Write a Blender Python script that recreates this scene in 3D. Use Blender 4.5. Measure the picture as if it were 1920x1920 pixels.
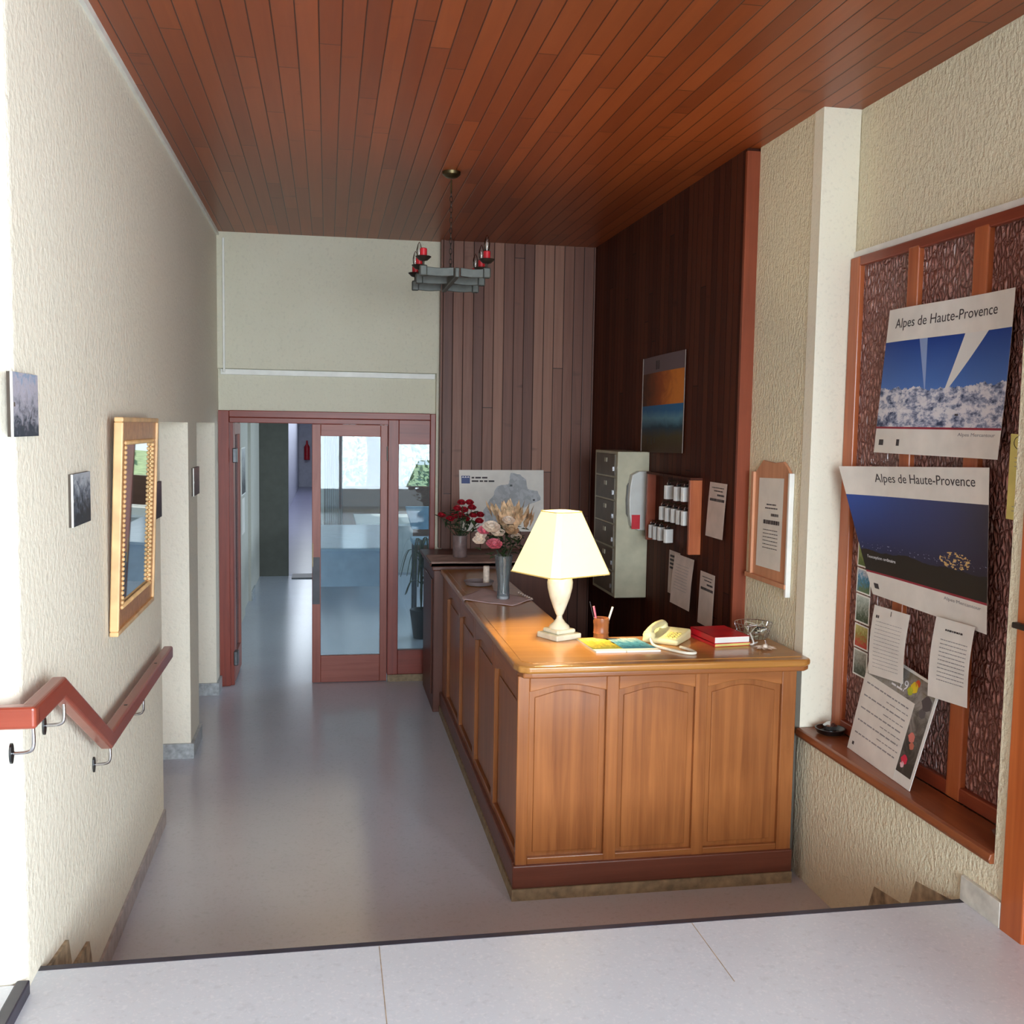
import bpy, bmesh, math, random
from mathutils import Vector, Matrix, noise
sc = bpy.context.scene
for _o in list(bpy.data.objects): bpy.data.objects.remove(_o)
C = sc.collection

# ------------------------------------------------------------------ camera
cam_d = bpy.data.cameras.new('camera'); cam = bpy.data.objects.new('camera', cam_d); C.objects.link(cam)
YAW, PITCH, ROLL = 0.17928947, 0.08289109, 0.01602849
fw = Vector((math.sin(YAW)*math.cos(PITCH), math.cos(YAW)*math.cos(PITCH), -math.sin(PITCH)))
rt = Vector((math.cos(YAW), -math.sin(YAW), 0)); up = rt.cross(fw)
r2 = math.cos(ROLL)*rt + math.sin(ROLL)*up; u2 = -math.sin(ROLL)*rt + math.cos(ROLL)*up
cam.matrix_world = Matrix((( r2.x, u2.x, -fw.x, 0), (r2.y, u2.y, -fw.y, 0), (r2.z, u2.z, -fw.z, 2.2), (0, 0, 0, 1)))
cam_d.sensor_width = 36; cam_d.lens = 1916.7/1920*36; cam_d.clip_start = 0.05; cam_d.clip_end = 300
sc.camera = cam

# ------------------------------------------------------------------ world, sun, window light, exposure
w = bpy.data.worlds.new('sky'); sc.world = w; w.use_nodes = True
nt = w.node_tree; nt.nodes.clear()
wo = nt.nodes.new('ShaderNodeOutputWorld'); bg = nt.nodes.new('ShaderNodeBackground')
bg.inputs[0].default_value = (0.80, 0.92, 1.0, 1); bg.inputs[1].default_value = 1.15
nt.links.new(bg.outputs[0], wo.inputs[0])

def area(name, loc, rot, sx, sy, power, col, spread=180):
    l = bpy.data.lights.new(name, 'AREA'); l.shape = 'RECTANGLE'; l.size = sx; l.size_y = sy
    l.energy = power; l.color = col; l.spread = math.radians(spread)
    o = bpy.data.objects.new(name, l); C.objects.link(o); o.location = loc; o.rotation_euler = rot
    return o
R90 = math.pi/2
# daylight entering by the glazed entrance behind the viewer (light sits just outside the panes)
area('entrance_daylight', (0.75, -2.75, 1.95), (R90, 0, 0), 3.0, 2.7, 30, (0.80, 0.92, 1.0))
# open sky further out in front of the entrance
area('open_sky_daylight', (1.2, -11.0, 3.4), (math.radians(84), 0, 0), 9.0, 6.0, 3500, (0.80, 0.91, 1.0))
# daylight by the window of the raised hall on the left
area('side_hall_daylight', (-3.75, 0.6, 1.9), (R90, 0, -R90), 2.6, 2.2, 8, (0.82, 0.92, 1.0))
# daylight by the side glazing in the right-hand wall, behind the viewer
area('side_glazing_daylight', (2.72, -0.7, 1.85), (R90, 0, R90), 2.8, 2.5, 370, (0.82, 0.92, 1.0))
# lobby: added fill lamp at an invented opening on the right, out of view
area('lobby_fill', (4.75, 13.0, 1.7), (R90, 0, R90), 5.0, 1.9, 100, (0.66, 0.82, 1.0))
# corridor: added lamp under the ceiling to brighten it, no source known there
area('corridor_fill', (-0.52, 27.0, 2.60), (0, 0, 0), 0.5, 14.0, 45, (0.84, 0.90, 1.0))
sun_d = bpy.data.lights.new('sun', 'SUN'); sun_d.energy = 3.0; sun_d.angle = 0.01; sun_d.color = (1, .96, .9)
sun = bpy.data.objects.new('sun', sun_d); C.objects.link(sun); sun.rotation_euler = (math.radians(48), 0, math.radians(200))
sun.location = (2, 26, 12)
vs = sc.view_settings
vs.view_transform = 'Standard'; vs.look = 'None'; vs.exposure = 0.30; vs.gamma = 1.0; vs.use_curve_mapping = False
sc.cycles.max_bounces = 10; sc.cycles.diffuse_bounces = 6; sc.cycles.transparent_max_bounces = 12
sc.cycles.sample_clamp_indirect = 6.0

# ------------------------------------------------------------------ helpers
def lin(c):
    return tuple(((x/255)/12.92 if x/255 <= 0.04045 else ((x/255+0.055)/1.055)**2.4) for x in c)
def L4(c): return (*lin(c), 1)

class NT:
    def __init__(s, name):
        s.m = bpy.data.materials.new(name); s.m.use_nodes = True; s.t = s.m.node_tree; s.t.nodes.clear()
        s.out = s.n('ShaderNodeOutputMaterial'); s.b = s.n('ShaderNodeBsdfPrincipled')
        s.t.links.new(s.b.outputs[0], s.out.inputs[0]); s.tc = None
    def n(s, typ, **k):
        x = s.t.nodes.new(typ)
        for a, v in k.items(): setattr(x, a, v)
        return x
    def l(s, a, b):
        s.t.links.new(a, b)
    def coord(s, which='Object'):
        if not s.tc: s.tc = s.n('ShaderNodeTexCoord')
        return s.tc.outputs[which]
    def map(s, vec, scale=(1, 1, 1), loc=(0, 0, 0), rot=(0, 0, 0)):
        m = s.n('ShaderNodeMapping'); s.l(vec, m.inputs[0]); m.inputs['Scale'].default_value = scale
        m.inputs['Location'].default_value = loc; m.inputs['Rotation'].default_value = rot; return m.outputs[0]
    def noise(s, vec, scale, detail=3, rough=.5, dist=0.0):
        x = s.n('ShaderNodeTexNoise'); s.l(vec, x.inputs['Vector']); x.inputs['Scale'].default_value = scale
        x.inputs['Detail'].default_value = detail; x.inputs['Roughness'].default_value = rough
        x.inputs['Distortion'].default_value = dist; return x.outputs[0]
    def math(s, op, a, b=None, c=None):
        x = s.n('ShaderNodeMath', operation=op)
        for i, v in enumerate((a, b, c)):
            if v is None: continue
            if isinstance(v, (int, float)): x.inputs[i].default_value = v
            else: s.l(v, x.inputs[i])
        return x.outputs[0]
    def ramp(s, fac, stops, interp='LINEAR'):
        x = s.n('ShaderNodeValToRGB'); s.l(fac, x.inputs[0]); cr = x.color_ramp; cr.interpolation = interp
        while len(cr.elements) < len(stops): cr.elements.new(0.5)
        for e, (p, c) in zip(cr.elements, stops): e.position = p; e.color = L4(c) if len(c) == 3 else c
        return x.outputs[0]
    def mix(s, fac, a, b, blend='MIX'):
        x = s.n('ShaderNodeMix', data_type='RGBA', blend_type=blend)
        for i, v in ((0, fac), (6, a), (7, b)):
            if isinstance(v, (int, float)): x.inputs[i].default_value = v
            elif isinstance(v, tuple): x.inputs[i].default_value = L4(v) if len(v) == 3 else v
            else: s.l(v, x.inputs[i])
        return x.outputs[2]
    def sep(s, vec):
        x = s.n('ShaderNodeSeparateXYZ'); s.l(vec, x.inputs[0]); return x.outputs
    def comb(s, x_, y_, z_):
        x = s.n('ShaderNodeCombineXYZ')
        for i, v in enumerate((x_, y_, z_)):
            if isinstance(v, (int, float)): x.inputs[i].default_value = v
            else: s.l(v, x.inputs[i])
        return x.outputs[0]
    def bump(s, h, strength=.3, dist=.01):
        x = s.n('ShaderNodeBump'); s.l(h, x.inputs['Height']); x.inputs['Strength'].default_value = strength
        x.inputs['Distance'].default_value = dist; s.l(x.outputs[0], s.b.inputs['Normal']); return x
    def base(s, v):
        if isinstance(v, tuple): s.b.inputs['Base Color'].default_value = L4(v)
        else: s.l(v, s.b.inputs['Base Color'])
    def rough(s, v, spec=None, coat=None):
        if isinstance(v, (int, float)): s.b.inputs['Roughness'].default_value = v
        else: s.l(v, s.b.inputs['Roughness'])
        if spec is not None: s.b.inputs['Specular IOR Level'].default_value = spec
        if coat is not None: s.b.inputs['Coat Weight'].default_value = coat; s.b.inputs['Coat Roughness'].default_value = .12

def plain(name, col, rough=.5, metal=0.0, spec=None, var=0.06, vscale=9, coat=None):
    s = NT(name); n = s.noise(s.coord(), vscale, 3)
    dk = tuple(max(0, c*(1-var*2)) for c in col); lt = tuple(min(255, c*(1+var)) for c in col)
    s.base(s.ramp(n, [(.3, dk), (.7, lt)])); s.rough(rough, spec, coat); s.b.inputs['Metallic'].default_value = metal
    return s.m

def plaster(name, c1, c2, scale=42, strength=.6, dist=.012, stretch=(1, 1, 1)):
    s = NT(name); co = s.coord(); big = s.noise(co, 1.3, 4, .6); fine = s.noise(s.map(co, stretch), scale, 4, .55)
    pit = s.noise(co, scale*2.3, 2, .5)
    a = s.mix(big, c1, c2); s.base(s.mix(s.math('MULTIPLY', s.ramp(fine, [(.3, (255, 255, 255)), (.45, (0, 0, 0))]), .22), a, tuple(int(x*.80) for x in c1)))
    h = s.math('ADD', s.math('MULTIPLY', fine, 1.0), s.math('MULTIPLY', pit, .35)); s.bump(h, strength, dist); s.rough(.92, .15)
    return s.m

def wood(name, dark, light, axis='Z', scale=1.0, rough=.35, coat=None, streak=26, spec=.4):
    """grain runs along axis"""
    s = NT(name); k = {'X': (1.2, streak, streak), 'Y': (streak, 1.2, streak), 'Z': (streak, streak, 1.2)}[axis]
    k = tuple(x*scale for x in k); co = s.coord(); v = s.map(co, k)
    g = s.noise(v, 1.0, 5, .62, .6); b = s.noise(co, 2.2, 3)
    f = s.math('ADD', s.math('MULTIPLY', g, .7), s.math('MULTIPLY', b, .3))
    s.base(s.ramp(f, [(.30, dark), (.72, light)])); s.bump(g, .05, .003); s.rough(rough, spec, coat); return s.m

def boards(name, axis_len, axis_w, w, L, cols, groove, rough=.4, coat=None, gw=.05, off=0.0, spec=.4):
    """boarding: boards of width w across axis_w, joints about every L along axis_len"""
    s = NT(name); o = s.sep(s.coord()); ix = {'X': 0, 'Y': 1, 'Z': 2}; A = o[ix[axis_len]]; B = s.math('ADD', o[ix[axis_w]], off)
    bi = s.math('DIVIDE', B, w); idx = s.math('FLOOR', bi); fr = s.math('FRACT', bi)
    wn = s.n('ShaderNodeTexWhiteNoise', noise_dimensions='1D'); s.l(idx, wn.inputs['W'])
    al = s.math('DIVIDE', s.math('ADD', A, s.math('MULTIPLY', wn.outputs[0], 9.7)), L); aidx = s.math('FLOOR', al); afr = s.math('FRACT', al)
    w2 = s.n('ShaderNodeTexWhiteNoise', noise_dimensions='2D'); s.l(s.comb(idx, aidx, 0), w2.inputs[0])
    k = {'X': (1.5, 34, 34), 'Y': (34, 1.5, 34), 'Z': (34, 34, 1.5)}[axis_len]
    shift = s.n('ShaderNodeVectorMath', operation='ADD'); s.l(s.coord(), shift.inputs[0]); s.l(s.comb(w2.outputs[0], idx, w2.outputs[0]), shift.inputs[1])
    g = s.noise(s.map(shift.outputs[0], k), 1.0, 5, .6, .5)
    kn = s.noise(s.map(shift.outputs[0], tuple(1 if q < 2 else .35 for q in k)), 9, 2)
    f = s.math('ADD', s.math('MULTIPLY', g, .45), s.math('MULTIPLY', w2.outputs[0], .55))
    col = s.ramp(f, [(.2, cols[0]), (.5, cols[1]), (.8, cols[2])])
    col = s.mix(s.math('MULTIPLY', s.ramp(kn, [(.68, (0, 0, 0)), (.78, (255, 255, 255))]), .45), col, groove)
    d = s.math('MINIMUM', fr, s.math('SUBTRACT', 1.0, fr)); gr = s.math('LESS_THAN', d, gw)
    d2 = s.math('LESS_THAN', afr, .004*1.0/L*1.5); gg = s.math('MAXIMUM', gr, d2)
    s.base(s.mix(gg, col, groove))
    sm = s.n('ShaderNodeMapRange'); s.l(d, sm.inputs[0]); sm.inputs[1].default_value = 0; sm.inputs[2].default_value = gw*2
    s.bump(s.math('ADD', sm.outputs[0], s.math('MULTIPLY', g, .08)), .5, .004); s.rough(rough, spec, coat); return s.m

def metal(name, col, rough=.3, metallic=1.0):
    s = NT(name); n = s.noise(s.coord(), 30, 2); s.base(s.ramp(n, [(.2, tuple(int(c*.85) for c in col)), (.8, col)]))
    s.rough(rough); s.b.inputs['Metallic'].default_value = metallic; return s.m

def glass(name, tint=(235, 245, 245), refl=1.0, rough=.01, haze=0.0):
    s = NT(name); s.t.nodes.remove(s.b); tr = s.n('ShaderNodeBsdfTransparent'); tr.inputs[0].default_value = L4(tint)
    gl = s.n('ShaderNodeBsdfGlossy'); gl.inputs['Roughness'].default_value = rough; fr = s.n('ShaderNodeFresnel'); fr.inputs[0].default_value = 1.5
    mx = s.n('ShaderNodeMixShader'); s.l(s.math('MULTIPLY', fr.outputs[0], refl), mx.inputs[0]); s.l(tr.outputs[0], mx.inputs[1]); s.l(gl.outputs[0], mx.inputs[2])
    last = mx.outputs[0]
    if haze:
        df = s.n('ShaderNodeBsdfDiffuse'); df.inputs[0].default_value = L4((200, 215, 225)); m2 = s.n('ShaderNodeMixShader'); m2.inputs[0].default_value = haze
        s.l(last, m2.inputs[1]); s.l(df.outputs[0], m2.inputs[2]); last = m2.outputs[0]
    s.l(last, s.out.inputs[0]); return s.m

# --- geometry
def box(bm, x0, x1, y0, y1, z0, z1, M=None):
    vs_ = [bm.verts.new((x, y, z)) for x in (x0, x1) for y in (y0, y1) for z in (z0, z1)]
    if M is not None:
        for v in vs_: v.co = M @ v.co
    a, b, c, d, e, f, g, h = vs_
    for q in ((a, b, d, c), (e, g, h, f), (a, e, f, b), (c, d, h, g), (a, c, g, e), (b, f, h, d)): bm.faces.new(q)
    return vs_
def prism(bm, pts, axis, lo, hi):
    """closed outline pts extruded along axis"""
    def P(p, t): return {'X': (t, p[0], p[1]), 'Y': (p[0], t, p[1]), 'Z': (p[0], p[1], t)}[axis]
    A = [bm.verts.new(P(p, lo)) for p in pts]; B = [bm.verts.new(P(p, hi)) for p in pts]; n = len(pts)
    bm.faces.new(A); bm.faces.new(list(reversed(B)))
    for i in range(n): bm.faces.new((A[i], B[i], B[(i+1) % n], A[(i+1) % n]))
def lathe(bm, prof, cx, cy, seg=24, cap=True, M=None):
    rings = []
    for r, z in prof:
        rings.append([bm.verts.new((cx+max(r, .0003)*math.cos(2*math.pi*i/seg), cy+max(r, .0003)*math.sin(2*math.pi*i/seg), z)) for i in range(seg)])
    for a, b in zip(rings, rings[1:]):
        for i in range(seg): bm.faces.new((a[i], a[(i+1) % seg], b[(i+1) % seg], b[i]))
    if cap:
        bm.faces.new(list(reversed(rings[0]))); bm.faces.new(rings[-1])
    if M is not None:
        for r_ in rings:
            for v in r_: v.co = M @ v.co
def tube(bm, pts, r, seg=8, cap=True):
    pts = [Vector(p) for p in pts]; rings = []; n = len(pts); prev = None
    for i, p in enumerate(pts):
        d = (pts[min(i+1, n-1)]-pts[max(i-1, 0)]).normalized()
        if prev is None:
            a = d.cross(Vector((0, 0, 1)));
            if a.length < .1: a = d.cross(Vector((1, 0, 0)))
            a.normalize()
        else: a = (prev - d*prev.dot(d)).normalized()
        prev = a; b = d.cross(a); rr = r[i] if isinstance(r, (list, tuple)) else r
        rings.append([bm.verts.new(p+(a*math.cos(2*math.pi*k/seg)+b*math.sin(2*math.pi*k/seg))*rr) for k in range(seg)])
    for A, B in zip(rings, rings[1:]):
        for k in range(seg): bm.faces.new((A[k], A[(k+1) % seg], B[(k+1) % seg], B[k]))
    if cap: bm.faces.new(list(reversed(rings[0]))); bm.faces.new(rings[-1])
def spline(pts, n=8):
    pts = [Vector(p) for p in pts]; out = []
    for i in range(len(pts)-1):
        p0 = pts[max(i-1, 0)]; p1 = pts[i]; p2 = pts[i+1]; p3 = pts[min(i+2, len(pts)-1)]
        for k in range(n):
            t = k/n; out.append(.5*((2*p1)+(p2-p0)*t+(2*p0-5*p1+4*p2-p3)*t*t+(3*p1-p0-3*p2+p3)*t**3))
    out.append(pts[-1]); return out
def B(): return bmesh.new()

def mk(name, bm, m, parent=None, bevel=0, seg=2, smooth=False, origin=None):
    bmesh.ops.remove_doubles(bm, verts=bm.verts, dist=1e-6)
    bmesh.ops.recalc_face_normals(bm, faces=bm.faces)
    if parent is None:
        if origin is None:
            xs = [v.co for v in bm.verts]
            origin = Vector((sum((min(v[i] for v in xs), max(v[i] for v in xs)))/2 for i in range(3)))
            origin.z = min(v.z for v in xs)
        O = Vector(origin)
    else: O = Vector(parent['_o'])
    for v in bm.verts: v.co -= O
    me = bpy.data.meshes.new(name); bm.to_mesh(me); bm.free()
    if m: me.materials.append(m)
    o = bpy.data.objects.new(name, me); C.objects.link(o)
    if parent is None: o.location = O
    else: o.parent = parent
    o['_o'] = tuple(O)
    if bevel:
        b = o.modifiers.new('b', 'BEVEL'); b.width = bevel; b.segments = seg; b.limit_method = 'ANGLE'; b.angle_limit = .6
    if smooth:
        for p in me.polygons: p.use_smooth = True
        if smooth == 'auto':
            e = o.modifiers.new('e', 'EDGE_SPLIT'); e.split_angle = .7
    return o
def tag(o, label, cat, group=None, kind=None):
    if label: o['label'] = label
    if cat: o['category'] = cat
    if group: o['group'] = group
    if kind: o['kind'] = kind
    return o
def thing(name, loc, label, cat, group=None):
    o = bpy.data.objects.new(name, None); C.objects.link(o); o.location = loc; o['_o'] = tuple(loc); o.empty_display_size = .1
    return tag(o, label, cat, group)
def struct(name, bm, m, parent=None, **k):
    o = mk(name, bm, m, parent, **k)
    if parent is None: o['kind'] = 'structure'; o.location = o.location
    return o
def quick(bmf, *a):
    bm = B(); bmf(bm, *a); return bm
def bx(*a): bm = B(); box(bm, *a); return bm

# --- sheets (paper on a curved surface)
class Sheet:
    def __init__(s, TL, TR, BR, BL, curl=None, nrm=(-1, 0, 0)):
        s.c = [Vector(p) for p in (TL, TR, BR, BL)]; s.curl = curl; s.nv = Vector(nrm)
    def at(s, u, v, off=0.0):
        TL, TR, BR, BL = s.c; p = (BL*(1-u)+BR*u)*(1-v)+(TL*(1-u)+TR*u)*v
        if s.curl: p = p+s.nv*s.curl(u, v)
        return p+s.nv*off
    def patch(s, u0, u1, v0, v1, off=0.0, nu=12, nv=12, thick=0.0006):
        bm = B(); uvl = bm.loops.layers.uv.new('UVMap'); F = {}; K = {}
        for i in range(nu+1):
            for j in range(nv+1):
                u = u0+(u1-u0)*i/nu; v = v0+(v1-v0)*j/nv
                F[i, j] = bm.verts.new(s.at(u, v, off+thick)); K[i, j] = bm.verts.new(s.at(u, v, off))
        def face(vs_, uvs):
            f = bm.faces.new(vs_)
            for l, q in zip(f.loops, uvs): l[uvl].uv = q
        for i in range(nu):
            for j in range(nv):
                q = [(i, j), (i+1, j), (i+1, j+1), (i, j+1)]; uvs = [(a/nu, b/nv) for a, b in q]
                face([F[x] for x in q], uvs); face([K[x] for x in reversed(q)], list(reversed(uvs)))
        rim = [(i, 0) for i in range(nu)]+[(nu, j) for j in range(nv)]+[(i, nv) for i in range(nu, 0, -1)]+[(0, j) for j in range(nv, 0, -1)]
        for a, b in zip(rim, rim[1:]+rim[:1]): face([F[a], K[a], K[b], F[b]], [(0, 0)]*4)
        return bm
    def poly(s, pts, off):
        bm = B(); bm.faces.new([bm.verts.new(s.at(u, v, off)) for u, v in pts]); return bm
    def text(s, body, u0, v0, width_u, height_v, off=.0012, space=1.0):
        cu = bpy.data.curves.new('t', 'FONT'); cu.body = body; cu.size = 1; cu.space_character = space; cu.resolution_u = 3
        o = bpy.data.objects.new('t', cu); C.objects.link(o); bpy.context.view_layer.update()
        me = bpy.data.meshes.new_from_object(o.evaluated_get(bpy.context.evaluated_depsgraph_get()))
        bpy.data.objects.remove(o); bpy.data.curves.remove(cu)
        bm = B(); bm.from_mesh(me); bpy.data.meshes.remove(me)
        bmesh.ops.subdivide_edges(bm, edges=[e for e in bm.edges if e.calc_length() > .25], cuts=1)
        x0 = min(v.co.x for v in bm.verts); x1 = max(v.co.x for v in bm.verts); y0 = min(v.co.y for v in bm.verts); y1 = max(v.co.y for v in bm.verts)
        for v in bm.verts:
            u = u0+width_u*(v.co.x-x0)/(x1-x0); vv = v0+height_v*(v.co.y-y0)/(y1-y0); v.co = s.at(u, vv, off)
        r = bmesh.ops.extrude_face_region(bm, geom=bm.faces[:])
        for v in r['geom']:
            if isinstance(v, bmesh.types.BMVert): v.co += s.nv*.0003
        return bm
    def bars(s, rows, off=.0012):
        """rows of illegible small print: (u0,u1,v,height)"""
        bm = B(); rnd = random.Random(len(rows)*7)
        for u0, u1, v, h in rows:
            u = u0
            while u < u1-.01:
                wd = rnd.uniform(.02, .07)*1.2; e = min(u+wd, u1)
                for a, b in ((u, e),):
                    P = [s.at(a, v, off), s.at(b, v, off), s.at(b, v+h, off), s.at(a, v+h, off)]
                    Q = [p+s.nv*.0003 for p in P]; P = [bm.verts.new(p) for p in P]; Q = [bm.verts.new(p) for p in Q]
                    bm.faces.new(P); bm.faces.new(list(reversed(Q)))
                    for i in range(4): bm.faces.new((P[i], P[(i+1) % 4], Q[(i+1) % 4], Q[i]))
                u = e+.013
        return bm

# ------------------------------------------------------------------ materials
M = {}
M['plaster_l'] = plaster('plaster_smooth', (235, 230, 214), (226, 220, 202), 34, .6, .010)
M['plaster_r'] = plaster('plaster_rough', (234, 225, 198), (221, 212, 182), 46, .9, .016, (1, 1.3, .75))
M['plaster_b'] = plaster('plaster_back', (220, 217, 200), (206, 202, 180), 40, .5, .010)
M['plaster_corner'] = plaster('plaster_corner', (236, 231, 212), (230, 224, 204), 60, .22, .006)
M['ceiling'] = boards('ceiling_boards', 'Y', 'X', .088, 2.3, ((126, 58, 24), (140, 67, 29), (155, 78, 37)), (66, 28, 12), .42, .1, .028)
M['boards_b'] = boards('back_boards', 'Z', 'X', .086, 5.2, ((90, 53, 41), (116, 74, 58), (144, 101, 82)), (40, 20, 15), .5, None, .035)
M['boards_r'] = boards('side_boards', 'Z', 'Y', .086, 4.4, ((62, 26, 15), (74, 34, 20), (88, 44, 27)), (34, 14, 9), .62, None, .035, 0.0, .18)
M['post'] = wood('post_wood', (112, 50, 28), (144, 70, 42), 'Z', .8, .4)
M['red_frame'] = wood('door_frame_wood', (108, 42, 32), (150, 68, 52), 'Z', 1, .38)
M['red_frame_h'] = wood('door_frame_wood_h', (108, 42, 32), (150, 68, 52), 'X', 1, .38)
M['leaf'] = wood('door_leaf_wood', (130, 68, 58), (168, 100, 84), 'Z', 1, .4)
M['leaf_h'] = wood('door_leaf_wood_h', (130, 68, 58), (168, 100, 84), 'X', 1, .4)
M['counter'] = wood('counter_oak', (118, 66, 32), (172, 108, 58), 'Z', .9, .34, .15)
M['counter_h'] = wood('counter_oak_h', (118, 66, 32), (172, 108, 58), 'X', .9, .34, .15)
M['counter_hy'] = wood('counter_oak_hy', (118, 66, 32), (172, 108, 58), 'Y', .9, .34, .15)
M['counter_top'] = wood('counter_top', (160, 106, 48), (194, 138, 70), 'X', .6, .28, .35)
M['counter_base'] = wood('counter_base', (92, 48, 34), (122, 70, 52), 'X', .9, .4)
M['plinth_stone'] = plain('plinth_stone', (150, 130, 100), .6, var=.1, vscale=24)
M['cab'] = wood('cabinet_wood', (80, 44, 32), (110, 64, 48), 'Z', .9, .4)
M['rail'] = wood('rail_wood', (126, 52, 38), (156, 74, 54), 'Y', 1, .3, .3)
M['rail_x'] = wood('rail_wood_x', (126, 52, 38), (156, 74, 54), 'X', 1, .3, .3)
M['win_frame'] = wood('window_frame_wood', (150, 72, 38), (196, 112, 66), 'Z', 1, .35, .2)
M['sill'] = wood('sill_wood', (120, 62, 34), (160, 92, 54), 'Y', 1, .35, .2)
M['chrome'] = metal('chrome', (215, 215, 220), .18)
M['steel'] = metal('dark_steel', (92, 94, 96), .35)
M['iron'] = metal('grey_iron', (84, 88, 84), .5, .4)
M['iron_d'] = metal('dark_iron', (60, 52, 46), .45, .6)
M['brass'] = metal('aged_brass', (112, 100, 72), .42)
M['black'] = plain('black_plastic', (24, 24, 26), .4)
M['nosing'] = plain('nosing', (52, 50, 62), .45, var=.12)
M['white'] = plain('white_paint', (232, 232, 226), .5, var=.02)
M['paper'] = plain('paper', (226, 222, 214), .7, var=.02)
M['paper_w'] = plain('paper_warm', (214, 196, 186), .7, var=.03)
M['paper_y'] = plain('paper_yellow', (222, 208, 120), .7, var=.04)
M['ink'] = plain('ink', (66, 60, 62), .7)
M['ink_l'] = plain('pale_ink', (150, 148, 150), .7)
M['red_ink'] = plain('red_ink', (150, 36, 56), .6)
M['white_ink'] = plain('white_ink', (235, 235, 238), .6)
M['cream'] = plain('cream_plastic', (232, 226, 176), .35, var=.02)
M['cream_metal'] = plain('cream_metal', (176, 172, 148), .4, var=.04)
M['grey_door'] = plain('locker_door', (96, 88, 74), .42, var=.06)
M['dev_white'] = plain('device_white', (196, 198, 194), .35, var=.02)
M['dev_win'] = plain('device_window', (84, 82, 80), .25, var=.1)
M['red'] = plain('red_plastic', (200, 30, 44), .35)
M['glass'] = glass('clear_glass', (244, 246, 246), 1.6, .01, .12)
M['door_glass'] = glass('door_glass', (222, 232, 236), .7, .012, .05)
M['bulb'] = glass('bulb_glass', (245, 245, 245), 2.0)

def floor_mat(name, c1, c2, tile, rough, joint=.6, speck=(170, 170, 175)):
    s = NT(name); co = s.coord(); n = s.noise(co, 2.0, 4); f = s.noise(co, 90, 2); f2 = s.noise(co, 38, 3)
    a = s.mix(n, c1, c2); a = s.mix(s.math('MULTIPLY', s.ramp(f, [(.55, (0, 0, 0)), (.7, (255, 255, 255))]), .22), a, speck)
    a = s.mix(s.math('MULTIPLY', s.ramp(f2, [(.30, (255, 255, 255)), (.42, (0, 0, 0))]), .16), a, tuple(int(x*.7) for x in c1))
    if tile:
        br = s.n('ShaderNodeTexBrick'); s.l(co, br.inputs[0]); br.offset = 0; br.inputs['Scale'].default_value = 1
        br.inputs['Mortar Size'].default_value = .0022; br.inputs['Brick Width'].default_value = tile; br.inputs['Row Height'].default_value = tile
        br.inputs['Mortar Smooth'].default_value = 0
        a = s.mix(s.math('MULTIPLY', br.outputs['Fac'], joint), a, tuple(int(x*.55) for x in c1))
    s.base(a); s.rough(rough, .5, None)
    return s.m
M['floor'] = floor_mat('terrazzo_lower', (200, 206, 216), (188, 192, 204), 0, .20, .25)
M['landing'] = floor_mat('marble_landing', (208, 216, 224), (198, 205, 214), 0, .28, .3, (245, 245, 248))
M['lobby_floor'] = floor_mat('lobby_floor', (150, 156, 168), (138, 146, 160), .5, .14, .2)
M['base_stone'] = plain('baseboard_stone', (170, 176, 178), .35, var=.08, vscale=30)
M['base_lilac'] = plain('baseboard_lilac', (176, 168, 166), .5, var=.06, vscale=20)
M['base_light'] = plain('baseboard_light', (206, 204, 194), .35, var=.05, vscale=20)
M['stair_stone'] = plain('stair_skirting_stone', (172, 154, 126), .6, var=.16, vscale=16)

# textured pane: bark-like relief of upright lumps
s = NT('bark_glass'); co = s.coord(); n = s.noise(co, 22, 3); wv = s.n('ShaderNodeVectorMath', operation='ADD'); s.l(s.map(co, (1, 1, .42)), wv.inputs[0])
s.l(s.math('MULTIPLY', n, .03), wv.inputs[1])
vo = s.n('ShaderNodeTexVoronoi', feature='DISTANCE_TO_EDGE'); s.l(wv.outputs[0], vo.inputs['Vector']); vo.inputs['Scale'].default_value = 46
e = s.math('MINIMUM', s.math('MULTIPLY', vo.outputs[0], 3.0), 1.0)
s.base(s.mix(e, (132, 88, 80), (202, 148, 138))); s.bump(s.math('ADD', e, s.math('MULTIPLY', n, .4)), 1.0, .022); s.rough(.24, .6); M['bark'] = s.m
# lamp shade: thin cream fabric, lets bulb light through, with an added glow of its own
s = NT('shade_fabric'); s.t.nodes.remove(s.b)
df = s.n('ShaderNodeBsdfDiffuse'); df.inputs[0].default_value = L4((252, 244, 214)); tl = s.n('ShaderNodeBsdfTranslucent'); tl.inputs[0].default_value = L4((255, 250, 226))
mx = s.n('ShaderNodeMixShader'); mx.inputs[0].default_value = .30; s.l(df.outputs[0], mx.inputs[1]); s.l(tl.outputs[0], mx.inputs[2])
em = s.n('ShaderNodeEmission'); em.inputs[0].default_value = L4((255, 238, 180)); em.inputs[1].default_value = .30
ad = s.n('ShaderNodeAddShader'); s.l(mx.outputs[0], ad.inputs[0]); s.l(em.outputs[0], ad.inputs[1]); s.l(ad.outputs[0], s.out.inputs[0]); M['shade'] = s.m
s = NT('bulb_lit'); s.b.inputs['Emission Color'].default_value = (1, .8, .5, 1); s.b.inputs['Emission Strength'].default_value = 6; M['bulb_lit'] = s.m
M['marble'] = plain('alabaster', (232, 226, 204), .28, var=.05, vscale=14, coat=.3)

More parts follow.
